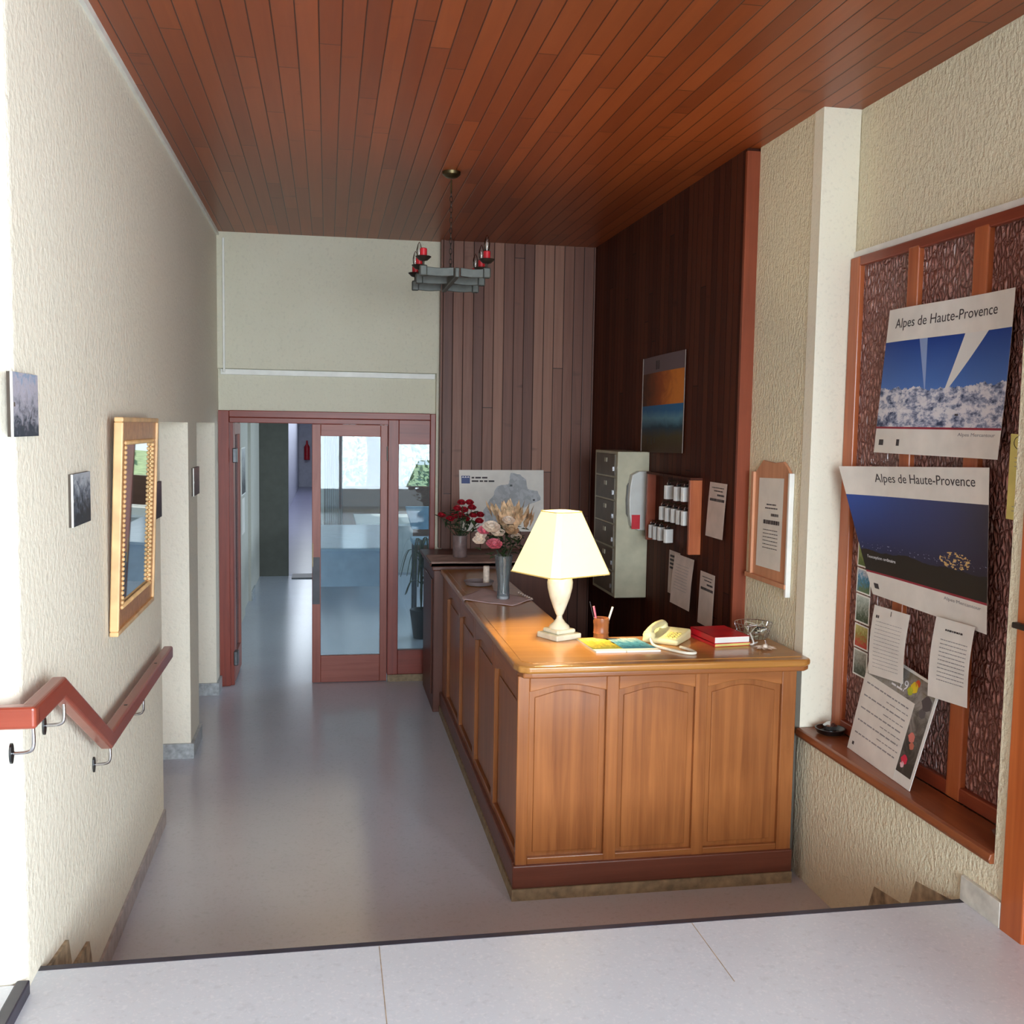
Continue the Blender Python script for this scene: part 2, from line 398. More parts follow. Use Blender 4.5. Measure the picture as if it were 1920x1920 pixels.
def photo(name, kind, seed=0):
    s = NT(name); uv = s.sep(s.coord('UV')); U, V = uv[0], uv[1]
    vec = s.comb(s.math('ADD', U, seed*3.7), s.math('MULTIPLY', V, .8), seed*1.3)
    if kind == 'snow':
        ridge = s.math('ADD', .28, s.math('MULTIPLY', s.noise(s.comb(s.math('ADD', U, seed), 0, 0), 8, 7, .75), .30))
        ridge = s.math('ADD', ridge, s.math('MULTIPLY', s.math('ABSOLUTE', s.math('SUBTRACT', U, .5)), .06))
        sky = s.ramp(V, [(.3, (88, 128, 196)), (1, (28, 62, 140))])
        # two vapour trails fanning out from the ridge
        c1 = s.math('ABSOLUTE', s.math('SUBTRACT', U, s.math('ADD', .42, s.math('MULTIPLY', V, .32))))
        w1 = s.math('MULTIPLY', s.math('SUBTRACT', V, .33), .13)
        tr1 = s.math('LESS_THAN', c1, w1)
        c2 = s.math('ABSOLUTE', s.math('SUBTRACT', U, s.math('ADD', .43, s.math('MULTIPLY', V, -.09)))); w2 = s.math('MULTIPLY', s.math('SUBTRACT', V, .36), .05)
        tr2 = s.math('LESS_THAN', c2, w2)
        sky = s.mix(tr1, sky, (222, 222, 218)); sky = s.mix(s.math('MULTIPLY', tr2, .6), sky, (170, 190, 225))
        sn = s.noise(s.comb(s.math('MULTIPLY', U, 1.4), V, 2.0), 8, 7, .72, .15); snow = s.ramp(sn, [(.38, (52, 66, 96)), (.47, (150, 158, 184)), (.54, (216, 216, 222)), (.75, (228, 226, 228))])
        m = s.math('LESS_THAN', V, ridge); col = s.mix(m, sky, snow)
    elif kind == 'night':
        sky = s.mix(U, s.ramp(V, [(.0, (44, 42, 50)), (.35, (46, 52, 92)), (1, (56, 84, 160))]), s.ramp(V, [(.0, (40, 34, 32)), (.35, (50, 44, 62)), (1, (66, 62, 74))]))
        hill = s.math('ADD', .16, s.math('MULTIPLY', s.noise(s.comb(U, 0, 3), 4, 4), .22)); col = s.mix(s.math('LESS_THAN', V, hill), sky, (42, 36, 32))
        sp = s.noise(vec, 42, 2); d = s.math('ADD', s.math('POWER', s.math('SUBTRACT', U, .78), 2), s.math('MULTIPLY', s.math('POWER', s.math('SUBTRACT', V, .36), 2), 1.6))
        lit = s.math('MULTIPLY', s.math('LESS_THAN', d, .014), s.math('GREATER_THAN', sp, .55)); col = s.mix(lit, col, (205, 170, 110))
        sp2 = s.math('MULTIPLY', s.math('GREATER_THAN', s.noise(vec, 60, 2), .66), s.math('LESS_THAN', s.math('ABSOLUTE', s.math('SUBTRACT', V, .33)), .04)); col = s.mix(sp2, col, (150, 160, 190))
    elif kind == 'canyon':
        n = s.noise(vec, 5, 5, .6, 1.0); up_ = s.ramp(s.math('ADD', s.math('MULTIPLY', U, .7), s.math('MULTIPLY', n, .5)), [(.3, (76, 44, 26)), (.6, (150, 74, 30)), (.85, (206, 122, 44))])
        lo_ = s.ramp(s.math('ADD', V, s.math('MULTIPLY', n, .12)), [(.08, (70, 52, 34)), (.22, (74, 66, 40)), (.32, (34, 66, 84)), (.42, (92, 140, 160)), (.5, (44, 104, 150))])
        col = s.mix(s.math('GREATER_THAN', V, .49), lo_, up_); col = s.mix(s.math('GREATER_THAN', V, .83), col, (104, 88, 92))
    else:
        n = s.noise(vec, 6+seed % 3, 7, .7, .6); f = s.math('ADD', s.math('MULTIPLY', n, .80), s.math('MULTIPLY', s.math('SUBTRACT', V, .35), .42))
        col = s.ramp(f, kind)
    s.base(col); s.rough(.5, .25); return s.m

# ------------------------------------------------------------------ room shell
XL, XR, XW, YB, ZC, LZ, YS = -.88, 2.31, 2.50, 8.72, 3.73, .50, 3.27
struct('floor', bx(-1.2, 2.6, YS-.1, 15.0, -.06, 0), M['floor'])
lb = B(); box(lb, XL, 2.6, -2.6, YS-.03, LZ-.04, LZ); struct('floor_landing', lb, M['landing'])
struct('floor_landing_core', bx(-.9, 2.6, -2.6, YS-.04, -.06, LZ-.041), M['plinth_stone'])
struct('trim_1', bx(XL, XR, YS-.03, YS, LZ-.045, LZ+.0012), M['nosing'], bevel=.003)
for k in range(2):
    z = LZ*(2-k)/3; y0 = YS+.3*k
    st = tag(mk('stair_step', bx(XL+.003, XR-.003, y0+.0, y0+.32, 0, z), M['landing']), None, None, None, 'structure')
# joints in the landing marble
struct('trim_2', bx(.167, .1695, 2.5, YS-.032, LZ, LZ+.0006), M['stair_stone'])
struct('trim_3', bx(1.241, 1.2435, 2.86, YS-.032, LZ, LZ+.0006), M['stair_stone'])
# raised floor of the hall to the left
struct('floor_side', bx(-4.0, -.905, -2.6, 3.09, .48, .54), M['landing'])
struct('trim_4', bx(-.905, -.868, -2.6, 3.115, .48, .5412), M['nosing'], bevel=.004)
struct('ceiling', bx(-4.0, 2.7, -2.7, YB+.1, ZC, ZC+.06), M['ceiling'])

# left wall with two door recesses
bm = B()
wy = [(3.16, 5.69), (6.83, 7.27), (8.42, YB+.02)]
for a, b in wy: box(bm, XL-.22, XL, a, b, 0, 2.197)
box(bm, XL-.22, XL, 3.16, YB+.02, 2.197, ZC)
for a, b in ((5.69, 6.83), (7.27, 8.42)): box(bm, XL-.30, XL-.22, a, b, 0, 2.197)
bmesh.ops.remove_doubles(bm, verts=bm.verts, dist=1e-5)
prism(bm, [(XL-.22, 3.16), (XL-.22, 3.10), (XL-.06, 3.10)]+[(XL-.06+.06*math.sin(a/8*R90), 3.16-.06*math.cos(a/8*R90)) for a in range(1, 8)]+[(XL, 3.16)], 'Z', 0, ZC)
struct('wall_left', bm, M['plaster_l'])
struct('wall_side', bx(-4.0, XL-.22, 3.10, 3.3, 0, ZC), M['plaster_l'])
for i, (a, b) in enumerate(((5.72, 6.80), (7.30, 8.39))):
    struct('door_%d' % (i+3), bx(XL-.22, XL-.19, a, b, .0, 2.16), M['leaf'])
# white bead under the boards
struct('trim_5', bx(XL, XL+.018, 3.1, YB-.05, ZC-.03, ZC), M['white'])
# stone baseboards: the pieces that face the viewer at each pier, the run along the wall
struct('baseboard_left', bx(XL, XL+.012, 3.9, 5.69, 0, .085), M['base_lilac'])
bm = B(); box(bm, XL-.22, XL+.02, 6.81, 6.83, 0, .10); box(bm, XL, XL+.02, 6.83, 7.27, 0, .10); struct('baseboard_pier', bm, M['base_stone'])
bm = B(); box(bm, XL-.22, XL+.02, 8.40, 8.42, 0, .10); box(bm, XL, XL+.02, 8.42, 8.66, 0, .10); struct('baseboard_corner', bm, M['base_stone'])
# stair skirting left and right (stone pieces stepping down)
for nm, x0, x1 in (('baseboard_stair_left', XL, XL+.012), ('baseboard_stair_right', XR-.012, XR)):
    bm = B(); prism(bm, [(3.275, LZ-.02), (3.275, 0), (4.02, 0), (4.02, .10), (3.92, .14), (3.87, .27), (3.62, .30), (3.57, .43), (3.36, .46)], 'X', x0, x1)
    struct(nm, bm, M['stair_stone'])

# back wall above the door, beam ledge, reveal
struct('wall_back_upper', bx(XL-.2, .955, YB-.06, YB+.1, 2.64, ZC), M['plaster_b'])
bm = B(); box(bm, XL-.2, .905, YB, YB+.1, 2.30, 2.64); struct('wall_back_lintel', bm, M['plaster_b'])
struct('wall_back_reveal', bx(.905, .962, YB-.06, YB+.1, 0, 2.64), M['plaster_b'])
tr = thing('cable_trunking', (0, YB-.03, 2.59), 'white plastic cable trunking running level under the plaster ledge above the glazed doors', 'trunking')
mk('trunking_run', bx(XL+.02, .895, YB-.025, YB, 2.592, 2.636), M['white'], tr, bevel=.003)
tv = thing('cable_trunking', (XL+.05, YB-.08, 2.6), 'thin white vertical cable cover in the far left corner above the doors', 'trunking')
mk('trunking_run', bx(XL+.045, XL+.062, YB-.08, YB-.06, 2.61, 3.68), M['white'], tv, bevel=.003)

# boarded walls behind the desk
struct('wall_back_boards', bx(.962, 2.30, YB-.14, YB+.1, 0, ZC), M['boards_b'])
struct('trim_6', bx(.925, .962, YB-.16, YB-.062, 1.17, ZC), M['boards_b'])
struct('wall_right_boards', bx(2.244, 2.40, 5.385, YB-.14, 0, ZC), M['boards_r'])
struct('trim_7', bx(2.236, 2.345, 5.36, 5.385, 0, ZC-.02), M['post'])
# pillar and window wall
bm = B(); box(bm, XR, 2.75, 4.637, 5.36, 0, ZC); struct('wall_pillar', bm, M['plaster_r'])
bm = B(); box(bm, XR+.0, 2.497, 4.630, 4.6369, .74, ZC); box(bm, XR-.004, XR+.0, 4.630, 4.72, 0, ZC); struct('wall_pillar_edge', bm, M['plaster_corner'])
bm = B(); box(bm, XR-.01, 2.75, 3.11, 4.637, 0, .70); struct('wall_right_lower', bm, M['plaster_r'])
bm = B(); box(bm, XW, 2.75, -2.6, 4.637, 3.05, ZC); struct('wall_right_upper', bm, M['plaster_r'])
bm = B(); box(bm, XR-.01, 2.75, 3.045, 3.11, 0, 3.05); struct('wall_right_jamb', bm, M['plaster_r'])
bm = B(); box(bm, XR+.02, 2.6, -2.6, -2.1, 0, 3.05); box(bm, XR+.02, 2.6, .7, 2.05, 0, 3.05); box(bm, XR+.02, 2.6, -2.1, .7, 0, .60); box(bm, XR+.02, 2.75, -2.6, 2.05, 3.05, 3.1); struct('wall_right_near', bm, M['plaster_r'])
struct('trim_8', bx(XW-.012, XW, 3.11, 4.637, 3.03, 3.062), M['white'])
struct('baseboard_right', bx(XR-.026, XR-.01, 3.046, 3.268, LZ, .592), M['base_light'], bevel=.002)

# entrance wall with glazing behind the viewer, hall walls to the left
bm = B()
box(bm, -4.0, -.75, -2.7, -2.6, 0, ZC); box(bm, 2.25, 2.75, -2.7, -2.6, 0, ZC); box(bm, -.75, 2.25, -2.7, -2.6, 3.3, ZC); box(bm, -.75, 2.25, -2.7, -2.6, 0, .56)
struct('wall_entrance', bm, M['plaster_l'])
bm = B()
for x in (-.75, .22, 1.19, 2.19): box(bm, x, x+.06, -2.69, -2.61, .56, 3.3)
struct('window_3', bm, M['win_frame'])
bm = B(); box(bm, -4.1, -4.0, -2.7, 3.3, 0, .8); box(bm, -4.1, -4.0, -2.7, 3.3, 3.0, ZC); box(bm, -4.1, -4.0, -2.7, -.75, .8, 3.0); box(bm, -4.1, -4.0, 1.95, 3.3, .8, 3.0)
struct('wall_hall_left', bm, M['plaster_l'])

# ------------------------------------------------------------------ glazed double door
dr = thing('door_1', (0, YB, 0), None, None); dr['kind'] = 'structure'
bm = B()
box(bm, -.888, -.795, YB-.03, YB+.06, 0, 2.30); box(bm, -.805, -.765, YB+.0, YB+.06, 0, 2.215)
box(bm, .505, .595, YB-.03, YB+.06, .06, 2.245); box(bm, .86, .905, YB-.03, YB+.06, .06, 2.30)
struct('frame_post', bm, M['red_frame'], dr, bevel=.005)
bm = B(); box(bm, -.795, .86, YB-.035, YB+.06, 2.245, 2.302); box(bm, -.795, .515, YB-.015, YB+.06, 2.20, 2.245); struct('frame_head', bm, M['red_frame_h'], dr, bevel=.005)
bm = B(); box(bm, .595, .86, YB-.02, YB+.05, 2.04, 2.245); box(bm, .595, .86, YB-.02, YB+.05, .06, .27); struct('frame_rail', bm, M['red_frame_h'], dr, bevel=.004)
struct('frame_foot', bx(.51, .905, YB-.03, YB+.05, 0, .06), M['plinth_stone'], dr)
struct('glass_pane', bx(.595, .86, YB+.01, YB+.016, .27, 2.04), M['door_glass'], dr)
d2 = thing('door_2', (.5, YB, 0), None, None); d2['kind'] = 'structure'
bm = B(); box(bm, -.127, -.055, YB-.01, YB+.035, .004, 2.199); box(bm, .442, .502, YB-.01, YB+.035, .004, 2.199)
struct('stile', bm, M['leaf'], d2, bevel=.004)
bm = B(); box(bm, -.055, .442, YB-.009, YB+.034, 2.10, 2.199); box(bm, -.055, .442, YB-.009, YB+.034, .004, .235); struct('rail', bm, M['leaf_h'], d2, bevel=.004)
struct('glass_pane', bx(-.055, .442, YB+.01, YB+.016, .235, 2.10), M['door_glass'], d2)
struct('lock_plate', bx(-.124, -.118, YB-.014, YB-.01, 1.0, 1.2), M['brass'], d2)
struct('edge_strip', bx(-.124, -.062, YB-.013, YB-.01, .68, 1.08), M['nosing'], d2)
struct('door_hinge', bx(.492, .508, YB-.02, YB-.01, 1.9, 2.02), M['iron_d'], d2)
d5 = thing('door_5', (-.79, YB+.03, 0), None, None); d5['kind'] = 'structure'
bm = B(); box(bm, -.803, -.762, YB+.06, YB+.14, .02, 2.195); box(bm, -.803, -.762, 9.32, 9.40, .02, 2.195); box(bm, -.803, -.762, YB+.14, 9.32, .02, .235); box(bm, -.803, -.762, YB+.14, 9.32, 2.10, 2.195)
struct('stile', bm, M['leaf'], d5, bevel=.004)
struct('glass_pane', bx(-.785, -.78, YB+.14, 9.32, .235, 2.10), M['door_glass'], d5)
for z in (.23, 1.93): struct('door_hinge', bx(-.77, -.735, YB-.02, YB+.07, z-.06, z+.06), M['steel'], d5, bevel=.006)

# ------------------------------------------------------------------ hall and lobby beyond the doors
M['hall_wall'] = plaster('hall_plaster', (198, 196, 186), (184, 182, 172), 40, .35, .008)
M['hall_dark'] = plain('hall_dark_wall', (92, 92, 84), .8, var=.03)
M['corr_wall'] = plain('corridor_wall', (206, 208, 218), .6, var=.02)
M['corr_floor'] = floor_mat('corridor_floor', (150, 150, 178), (140, 142, 170), 0, .25)
struct('wall_hall', bx(-1.2, -.96, YB+.1, 15.0, 0, 2.75), M['hall_wall'])
bm = B(); box(bm, -.96, -.93, 11.4, 12.0, 0, 2.75); box(bm, -.96, -.925, 12.9, 13.4, 0, 2.75); struct('wall_hall_pilaster', bm, M['hall_wall'])
struct('baseboard_hall', bx(-.925, -.91, 12.9, 13.4, 0, .12), M['base_stone'])
struct('wall_far', bx(-1.2, -.555, 15.0, 15.15, 0, 2.75), M['hall_dark'])
struct('wall_far_pier', bx(-.16, -.06, 15.0, 18.12, 0, 2.75), M['hall_wall'])
struct('ceiling_hall', bx(-1.2, 4.9, YB+.1, 18.3, 2.70, 2.76), M['white'])
struct('floor_lobby', bx(-1.2, 4.9, 15.0, 18.3, -.06, 0), M['lobby_floor'])
struct('floor_lobby_right', bx(2.6, 4.9, YB+.1, 15.0, -.06, 0), M['lobby_floor'])
struct('wall_lobby_near', bx(.962, 4.9, YB+.1, YB+.2, 0, 2.75), M['hall_wall'])
struct('floor_corridor', bx(-1.0, -.15, 15.2, 36.5, -.05, .002), M['corr_floor'])
struct('wall_corridor_left', bx(-1.1, -.98, 15.15, 36.5, 0, 2.7), M['corr_wall'])
struct('wall_corridor_right', bx(-.15, -.06, 18.12, 36.5, 0, 2.7), M['corr_wall'])
struct('wall_corridor_end', bx(-1.1, -.06, 36.4, 36.5, 0, 2.7), M['corr_wall'])
bm = B(); box(bm, -1.1, -.78, 15.15, 36.5, 2.66, 2.72); box(bm, -.26, -.06, 15.15, 36.5, 2.66, 2.72); box(bm, -.78, -.26, 15.15, 19.9, 2.66, 2.72); box(bm, -.78, -.26, 34.1, 36.5, 2.66, 2.72)
struct('ceiling_corridor', bm, M['white'])
tag(mk('doormat', bx(-.50, -.17, 14.72, 15.15, 0, .015), M['black']), 'black doormat at the foot of the long lilac corridor', 'doormat')
# lobby window wall: wooden dado, glass above
M['dado'] = wood('dado_wood', (96, 64, 46), (120, 84, 64), 'X', .6, .6)
struct('wall_lobby_dado', bx(-.06, 4.9, 18.0, 18.12, 0, 1.13), M['dado'])
bm = B(); box(bm, -.06, 4.9, 18.0, 18.12, 2.45, 2.75); struct('wall_lobby_head', bm, M['hall_wall'])
bm = B()
for x in (-.06, 1.22, 2.6, 3.8, 4.84): box(bm, x, x+.06, 18.02, 18.1, 1.13, 2.45)
struct('window_2', bm, M['white'])
bm = B(); box(bm, 4.9, 5.0, YB+.1, 10.4, 0, 2.75); box(bm, 4.9, 5.0, 15.6, 18.2, 0, 2.75); box(bm, 4.9, 5.0, 10.4, 15.6, 0, .65); box(bm, 4.9, 5.0, 10.4, 15.6, 2.7, 2.75)
struct('wall_lobby_right', bm, M['hall_wall'])
# garden outside
M['lawn'] = plain('lawn', (150, 170, 120), .9, var=.15, vscale=3)
struct('ground', bx(-12, 22, 18.2, 60, -.3, -.1), M['lawn'])
M['bark_t'] = plain('tree_bark', (64, 54, 50), .9, var=.2, vscale=8)
s = NT('foliage'); s.base(s.ramp(s.noise(s.coord(), 3, 4), [(.3, (70, 100, 84)), (.7, (140, 170, 140))])); s.rough(.7); M['fol'] = s.m
rnd = random.Random(5)
def tree(x, y, r, h, lab):
    t = thing('tree', (x, y, -.1), lab, 'tree', 'garden trees outside the lobby window')
    bm = B(); tube(bm, spline([(x, y, -.1), (x+.1, y, h*.35), (x-.08, y, h*.7), (x+.1, y, h)], 5), [r*(1.15-.5*i/15) for i in range(16)], 10); mk('trunk', bm, M['bark_t'], t, smooth=True)
    bm = B()
    for k in range(900):
        a = Vector((rnd.gauss(0, 1), rnd.gauss(0, 1), rnd.gauss(0, .9))).normalized()*rnd.uniform(.5, 1)*1.9
        p = Vector((x, y, h))+a; q = Matrix.Rotation(rnd.uniform(0, 6), 3, Vector((rnd.random(), rnd.random(), rnd.random()+.1)).normalized())
        sz = rnd.uniform(.07, .15); vv = [bm.verts.new(p+q @ Vector(c)*sz) for c in ((-1, 0, 0), (0, -.5, .1), (1, 0, 0), (0, .5, .1))]; bm.faces.new(vv)
    mk('crown', bm, M['fol'], t)
tree(.92, 22.0, .19, 4.3, 'grey tree trunk seen through the glazed door, right of the curtain')
tree(5.2, 29.0, .12, 1.2, 'distant leafy garden bush seen through the narrow side pane')
tree(1.9, 34.0, .12, 1.0, 'distant leafy garden bush between the trunk and the curtain in the glazed door')
# lobby furniture
M['blue_white'] = plain('blue_white_laminate', (206, 222, 240), .18, var=.02)
t = thing('reception_table', (.4, 12.1, 0), 'long pale blue-white table in the lobby seen through the glazed door', 'table')
mk('tabletop', bx(-.15, .80, 12.0, 14.9, .72, .755), M['blue_white'], t, bevel=.006)
mk('front_panel', bx(-.10, .76, 12.06, 12.09, .30, .72), M['blue_white'], t)
for (x, y) in ((-.1, 12.1), (.74, 12.1), (-.1, 14.8), (.74, 14.8)): mk('leg', bx(x-.02, x+.02, y, y+.04, 0, .72), M['dev_white'], t)
t = thing('side_table', (.4, 15.9, 0), 'low white bench under the lobby window with a sunlit top', 'bench')
mk('top', bx(.42, 1.30, 15.2, 16.9, .70, .74), M['white'], t, bevel=.005); mk('base', bx(.46, 1.26, 15.25, 16.85, 0, .70), M['dev_white'], t)
# curtain at the left of the lobby window
M['curtain'] = plain('curtain_sheer', (160, 168, 172), .8, var=.04)
def curtain(nm, x0, x1, y, z0, z1, lab):
    bm = B(); n = 40; F = []
    for i in range(n+1):
        x = x0+(x1-x0)*i/n; yy = y+.03*math.sin(i*1.35); F.append((bm.verts.new((x, yy, z0)), bm.verts.new((x, yy, z1)), bm.verts.new((x, yy+.004, z1)), bm.verts.new((x, yy+.004, z0))))
    for a, b in zip(F, F[1:]):
        for k in range(4): bm.faces.new((a[k], b[k], b[(k+1) % 4], a[(k+1) % 4]))
    tag(mk(nm, bm, M['curtain'], smooth=True), lab, 'curtain')
curtain('curtain', -.05, .26, 17.9, .05, 2.5, 'pale grey curtain behind the left part of the glazed door')
# lobby lamp, printer-like box, plant
t = thing('armchair', (1.1, 12.0, 0), 'light blue moulded armchair in the lobby beyond the narrow side pane', 'chair')
M['ltblue'] = plain('light_blue', (168, 206, 232), .35)
bm = B(); prism(bm, [(.90, 1.25), (1.32, 1.25), (1.32, .98), (.98, .98)], 'Y', 12.0, 12.06); mk('backrest', bm, M['ltblue'], t, bevel=.01)
mk('seat', bx(.96, 1.34, 11.6, 12.0, .84, .90), M['ltblue'], t, bevel=.01)
for x in (.98, 1.3):
    for y in (11.62, 11.98): mk('leg', bx(x, x+.03, y, y+.03, 0, .84), M['steel'], t)
t = thing('potted_plant', (.95, 10.5, 0), 'spiky green plant in a dark pot behind the narrow side pane', 'plant')
bm = B(); lathe(bm, [(.10, 0), (.14, .30), (.13, .30), (.12, .26)], .98, 10.5, 20); mk('pot', bm, M['black'], t, smooth='auto')
M['leafy'] = plain('plant_green', (72, 84, 52), .5, var=.2); bm = B(); rr = random.Random(3)
for k in range(30):
    a = rr.uniform(0, 6.28); L = rr.uniform(.22, .42); zt = rr.uniform(.35, .95); c = Vector((.96, 10.5, .28)); d = Vector((math.cos(a), math.sin(a), 0))
    P = spline([c, c+Vector((0, 0, zt*.7)), c+d*L*.4+Vector((0, 0, zt*.85)), c+d*L*.65+Vector((0, 0, zt*.5))], 4); sd = d.cross(Vector((0, 0, 1)))
    for i in range(len(P)-1):
        w0 = .012*(1-abs(i/len(P)-.4)); w1 = .012*(1-abs((i+1)/len(P)-.4)); bm.faces.new([bm.verts.new(q) for q in (P[i]-sd*w0, P[i]+sd*w0, P[i+1]+sd*w1, P[i+1]-sd*w1)])
mk('leaves', bm, M['leafy'], t)
# hall wall notices
def flat_pic(nm, x, y0, y1, z0, z1, m, lab, cat, sgn=1, th=.012, frame=None):
    t = thing(nm, (x, (y0+y1)/2, z0), lab, cat)
    S = Sheet((x+sgn*th, y0, z1), (x+sgn*th, y1, z1), (x+sgn*th, y1, z0), (x+sgn*th, y0, z0), nrm=(sgn, 0, 0))
    mk('backing', bx(min(x, x+sgn*th), max(x, x+sgn*th), y0, y1, z0, z1), frame or M['white'], t)
    mk('print', S.patch(.03, .97, .03, .97, .0005, 1, 1), m, t); return t
flat_pic('framed_picture', -.93, 11.45, 11.98, 1.40, 1.93, photo('ph_hall', [(.3, (60, 60, 66)), (.7, (200, 200, 200))], 4), 'framed poster on the white hall wall beyond the open door, upper one', 'picture')
tag(mk('paper_notice', bx(-.93, -.926, 11.6, 11.95, .96, 1.36), M['paper']), 'white paper notice below the framed poster on the hall wall beyond the doors', 'notice')
tag(mk('fire_extinguisher', (lambda b: (lathe(b, [(.10, .95), (.10, 1.4), (.04, 1.5), (.03, 1.62)], -.70, 36.298, 16), b)[1])(B()), M['red'], smooth='auto'), 'red fire extinguisher on the end wall of the long corridor', 'fire extinguisher')
tag(mk('door_handle', bx(-.98, -.93, 20.0, 20.15, 1.0, 1.06), M['black']), 'black door handle on the left wall of the lilac corridor', 'handle')

# ------------------------------------------------------------------ reception counter
ct = thing('reception_counter', (1.55, 5.5, 0), 'L-shaped varnished oak reception counter with arched panels, standing right of the aisle', 'counter')
# top slab, L shaped with rounded near-left corner
def slab(z0, z1, e):
    o = [(.845-e, 7.66), (.845-e, 4.56), (.86-e, 4.50), (.90-e, 4.47-e), (2.25, 4.47-e), (2.285, 4.50-e), (2.285, 5.09), (1.30, 5.09), (1.27, 5.12), (1.27, 7.66)]
    bm = B(); prism(bm, o, 'Z', z0, z1); return bm
mk('countertop', slab(1.082, 1.118, .0), M['counter_top'], ct, bevel=.012, seg=4)
mk('top_moulding', slab(1.056, 1.083, -.02), M['counter_h'], ct, bevel=.008, seg=3)
mk('inset_panel', (lambda b: (prism(b, [(.885, 7.6), (.885, 4.58), (.93, 4.53), (2.25, 4.53), (2.25, 5.05), (1.24, 5.05), (1.24, 7.6)], 'Z', 1.1165, 1.1205), b)[1])(B()), M['counter_top'], ct, bevel=.0015)
# body carcass
bm = B(); box(bm, .895, 2.232, 4.555, 4.60, .06, 1.06); mk('front_board', bm, M['counter'], ct)
bm = B(); box(bm, .895, .94, 4.60, 7.68, .06, 1.06); mk('side_board', bm, M['counter'], ct)
mk('inner_side', bx(1.22, 1.25, 5.06, 7.68, .06, 1.06), M['cab'], ct); mk('inner_front', bx(1.25, 2.232, 5.03, 5.06, .06, 1.06), M['cab'], ct)
# frame stiles and rails, front (y = 4.53)
def stile(x0, x1, nm='stile', m='counter'): mk(nm, bx(x0, x1, 4.53, 4.556, .15, 1.06), M[m], ct, bevel=.004)
stile(.862, .918, 'corner_post'); stile(1.285, 1.345); stile(1.72, 1.782); stile(2.158, 2.232, 'corner_post')
def arch_rail(x0, x1, zb, za, zt, axis='Y', lo=4.53, hi=4.556):
    n = 16; pts = [(x0, zt), (x0, zb)]
    for i in range(1, n): 
        t = i/n; pts.append((x0+(x1-x0)*t, zb+(za-zb)*(math.sin(math.pi*t)**1.3)))
    pts += [(x1, zb), (x1, zt)]; bm = B(); prism(bm, pts, axis, lo, hi); return bm
for x0, x1 in ((.918, 1.285), (1.345, 1.72), (1.782, 2.158)):
    mk('arched_rail', arch_rail(x0, x1, .985, 1.015, 1.056), M['counter_h'], ct, bevel=.004)
    # raised field inside each panel
    n = 14; a, b = x0+.028, x1-.028; pts = [(a, .215), (a, .955)]+[(a+(b-a)*i/n, .955+.032*(math.sin(math.pi*i/n)**1.3)) for i in range(1, n)]+[(b, .955), (b, .215)]
    bm = B(); prism(bm, pts, 'Y', 4.548, 4.556); mk('panel_field', bm, M['counter'], ct, bevel=.004)
mk('bottom_rail', bx(.918, 2.158, 4.532, 4.556, .15, .195), M['counter_h'], ct, bevel=.004)
mk('skirting', bx(.848, 2.236, 4.515, 4.56, .055, .165), M['counter_base'], ct, bevel=.006)
mk('plinth', bx(.845, 2.236, 4.51, 4.56, 0, .055), M['plinth_stone'], ct)
# left side (x = .87): stiles, arches
ys = [4.53, 4.60, 5.24, 5.32, 5.96, 6.04, 6.68, 6.76, 7.40, 7.68]
for i in range(0, 10, 2):
    y0, y1 = ys[i], ys[i+1]
    if i: mk('stile', bx(.87, .896, y0-(0 if i else .0), y1, .15, 1.06), M['counter'], ct, bevel=.004)
for y0, y1 in ((4.60, 5.24), (5.32, 5.96), (6.04, 6.68), (6.76, 7.40)):
    mk('arched_rail', arch_rail(y0, y1, .93, .985, 1.056, 'X', .87, .896), M['counter_hy'], ct, bevel=.004)
    mk('panel_field', bx(.887, .896, y0+.04, y1-.04, .22, .90), M['counter'], ct, bevel=.006)
mk('bottom_rail', bx(.872, .896, 4.60, 7.68, .15, .20), M['counter_hy'], ct, bevel=.004)
mk('skirting', bx(.85, .896, 4.56, 7.68, .055, .165), M['counter_base'], ct, bevel=.006)
mk('plinth', bx(.845, .896, 4.56, 7.68, 0, .055), M['plinth_stone'], ct)

# tall narrow cabinet behind the counter's far end
cb = thing('low_cabinet', (1.3, 8.1, 0), 'dark wooden cabinet against the boarded wall, behind the far end of the counter', 'cabinet')
mk('cabinet_top', bx(.765, 1.86, 7.67, 8.55, 1.135, 1.165), M['cab'], cb, bevel=.008)
mk('top_moulding', bx(.785, 1.85, 7.69, 8.55, 1.10, 1.136), M['cab'], cb, bevel=.008)
mk('body', bx(.80, 1.84, 7.71, 8.55, 0, 1.10), M['cab'], cb, bevel=.004)
mk('side_panel', bx(.79, .80, 7.80, 8.45, .12, 1.02), M['cab'], cb, bevel=.004)

# cloths
def cloth(name, outline, z, drop, m, lab, edges=None, rough=.004):
    """thin runner: outline polygon grid from 4 corners TL,TR,BR,BL in xy"""
    TL, TR, BR, BL = [Vector(p) for p in outline]; n = 22; bm = B(); F = {}
    for i in range(n+1):
        for j in range(n+1):
            u, v = i/n, j/n; p = (BL*(1-u)+BR*u)*(1-v)+(TL*(1-u)+TR*u)*v
            sc_ = 1+.02*math.sin(u*30)*(1 if j in (0, n) else 0); zz = z+.0035+.0015*math.sin(u*9+v*7)
            ov = drop(p)
            F[i, j] = bm.verts.new((ov[0], ov[1], zz-ov[2]))
    for i in range(n):
        for j in range(n): bm.faces.new((F[i, j], F[i+1, j], F[i+1, j+1], F[i, j+1]))
    r = bmesh.ops.extrude_face_region(bm, geom=bm.faces[:])
    for v in r['geom']:
        if isinstance(v, bmesh.types.BMVert): v.co.z += .0022
    return tag(mk(name, bm, m, smooth=True), lab, 'cloth')
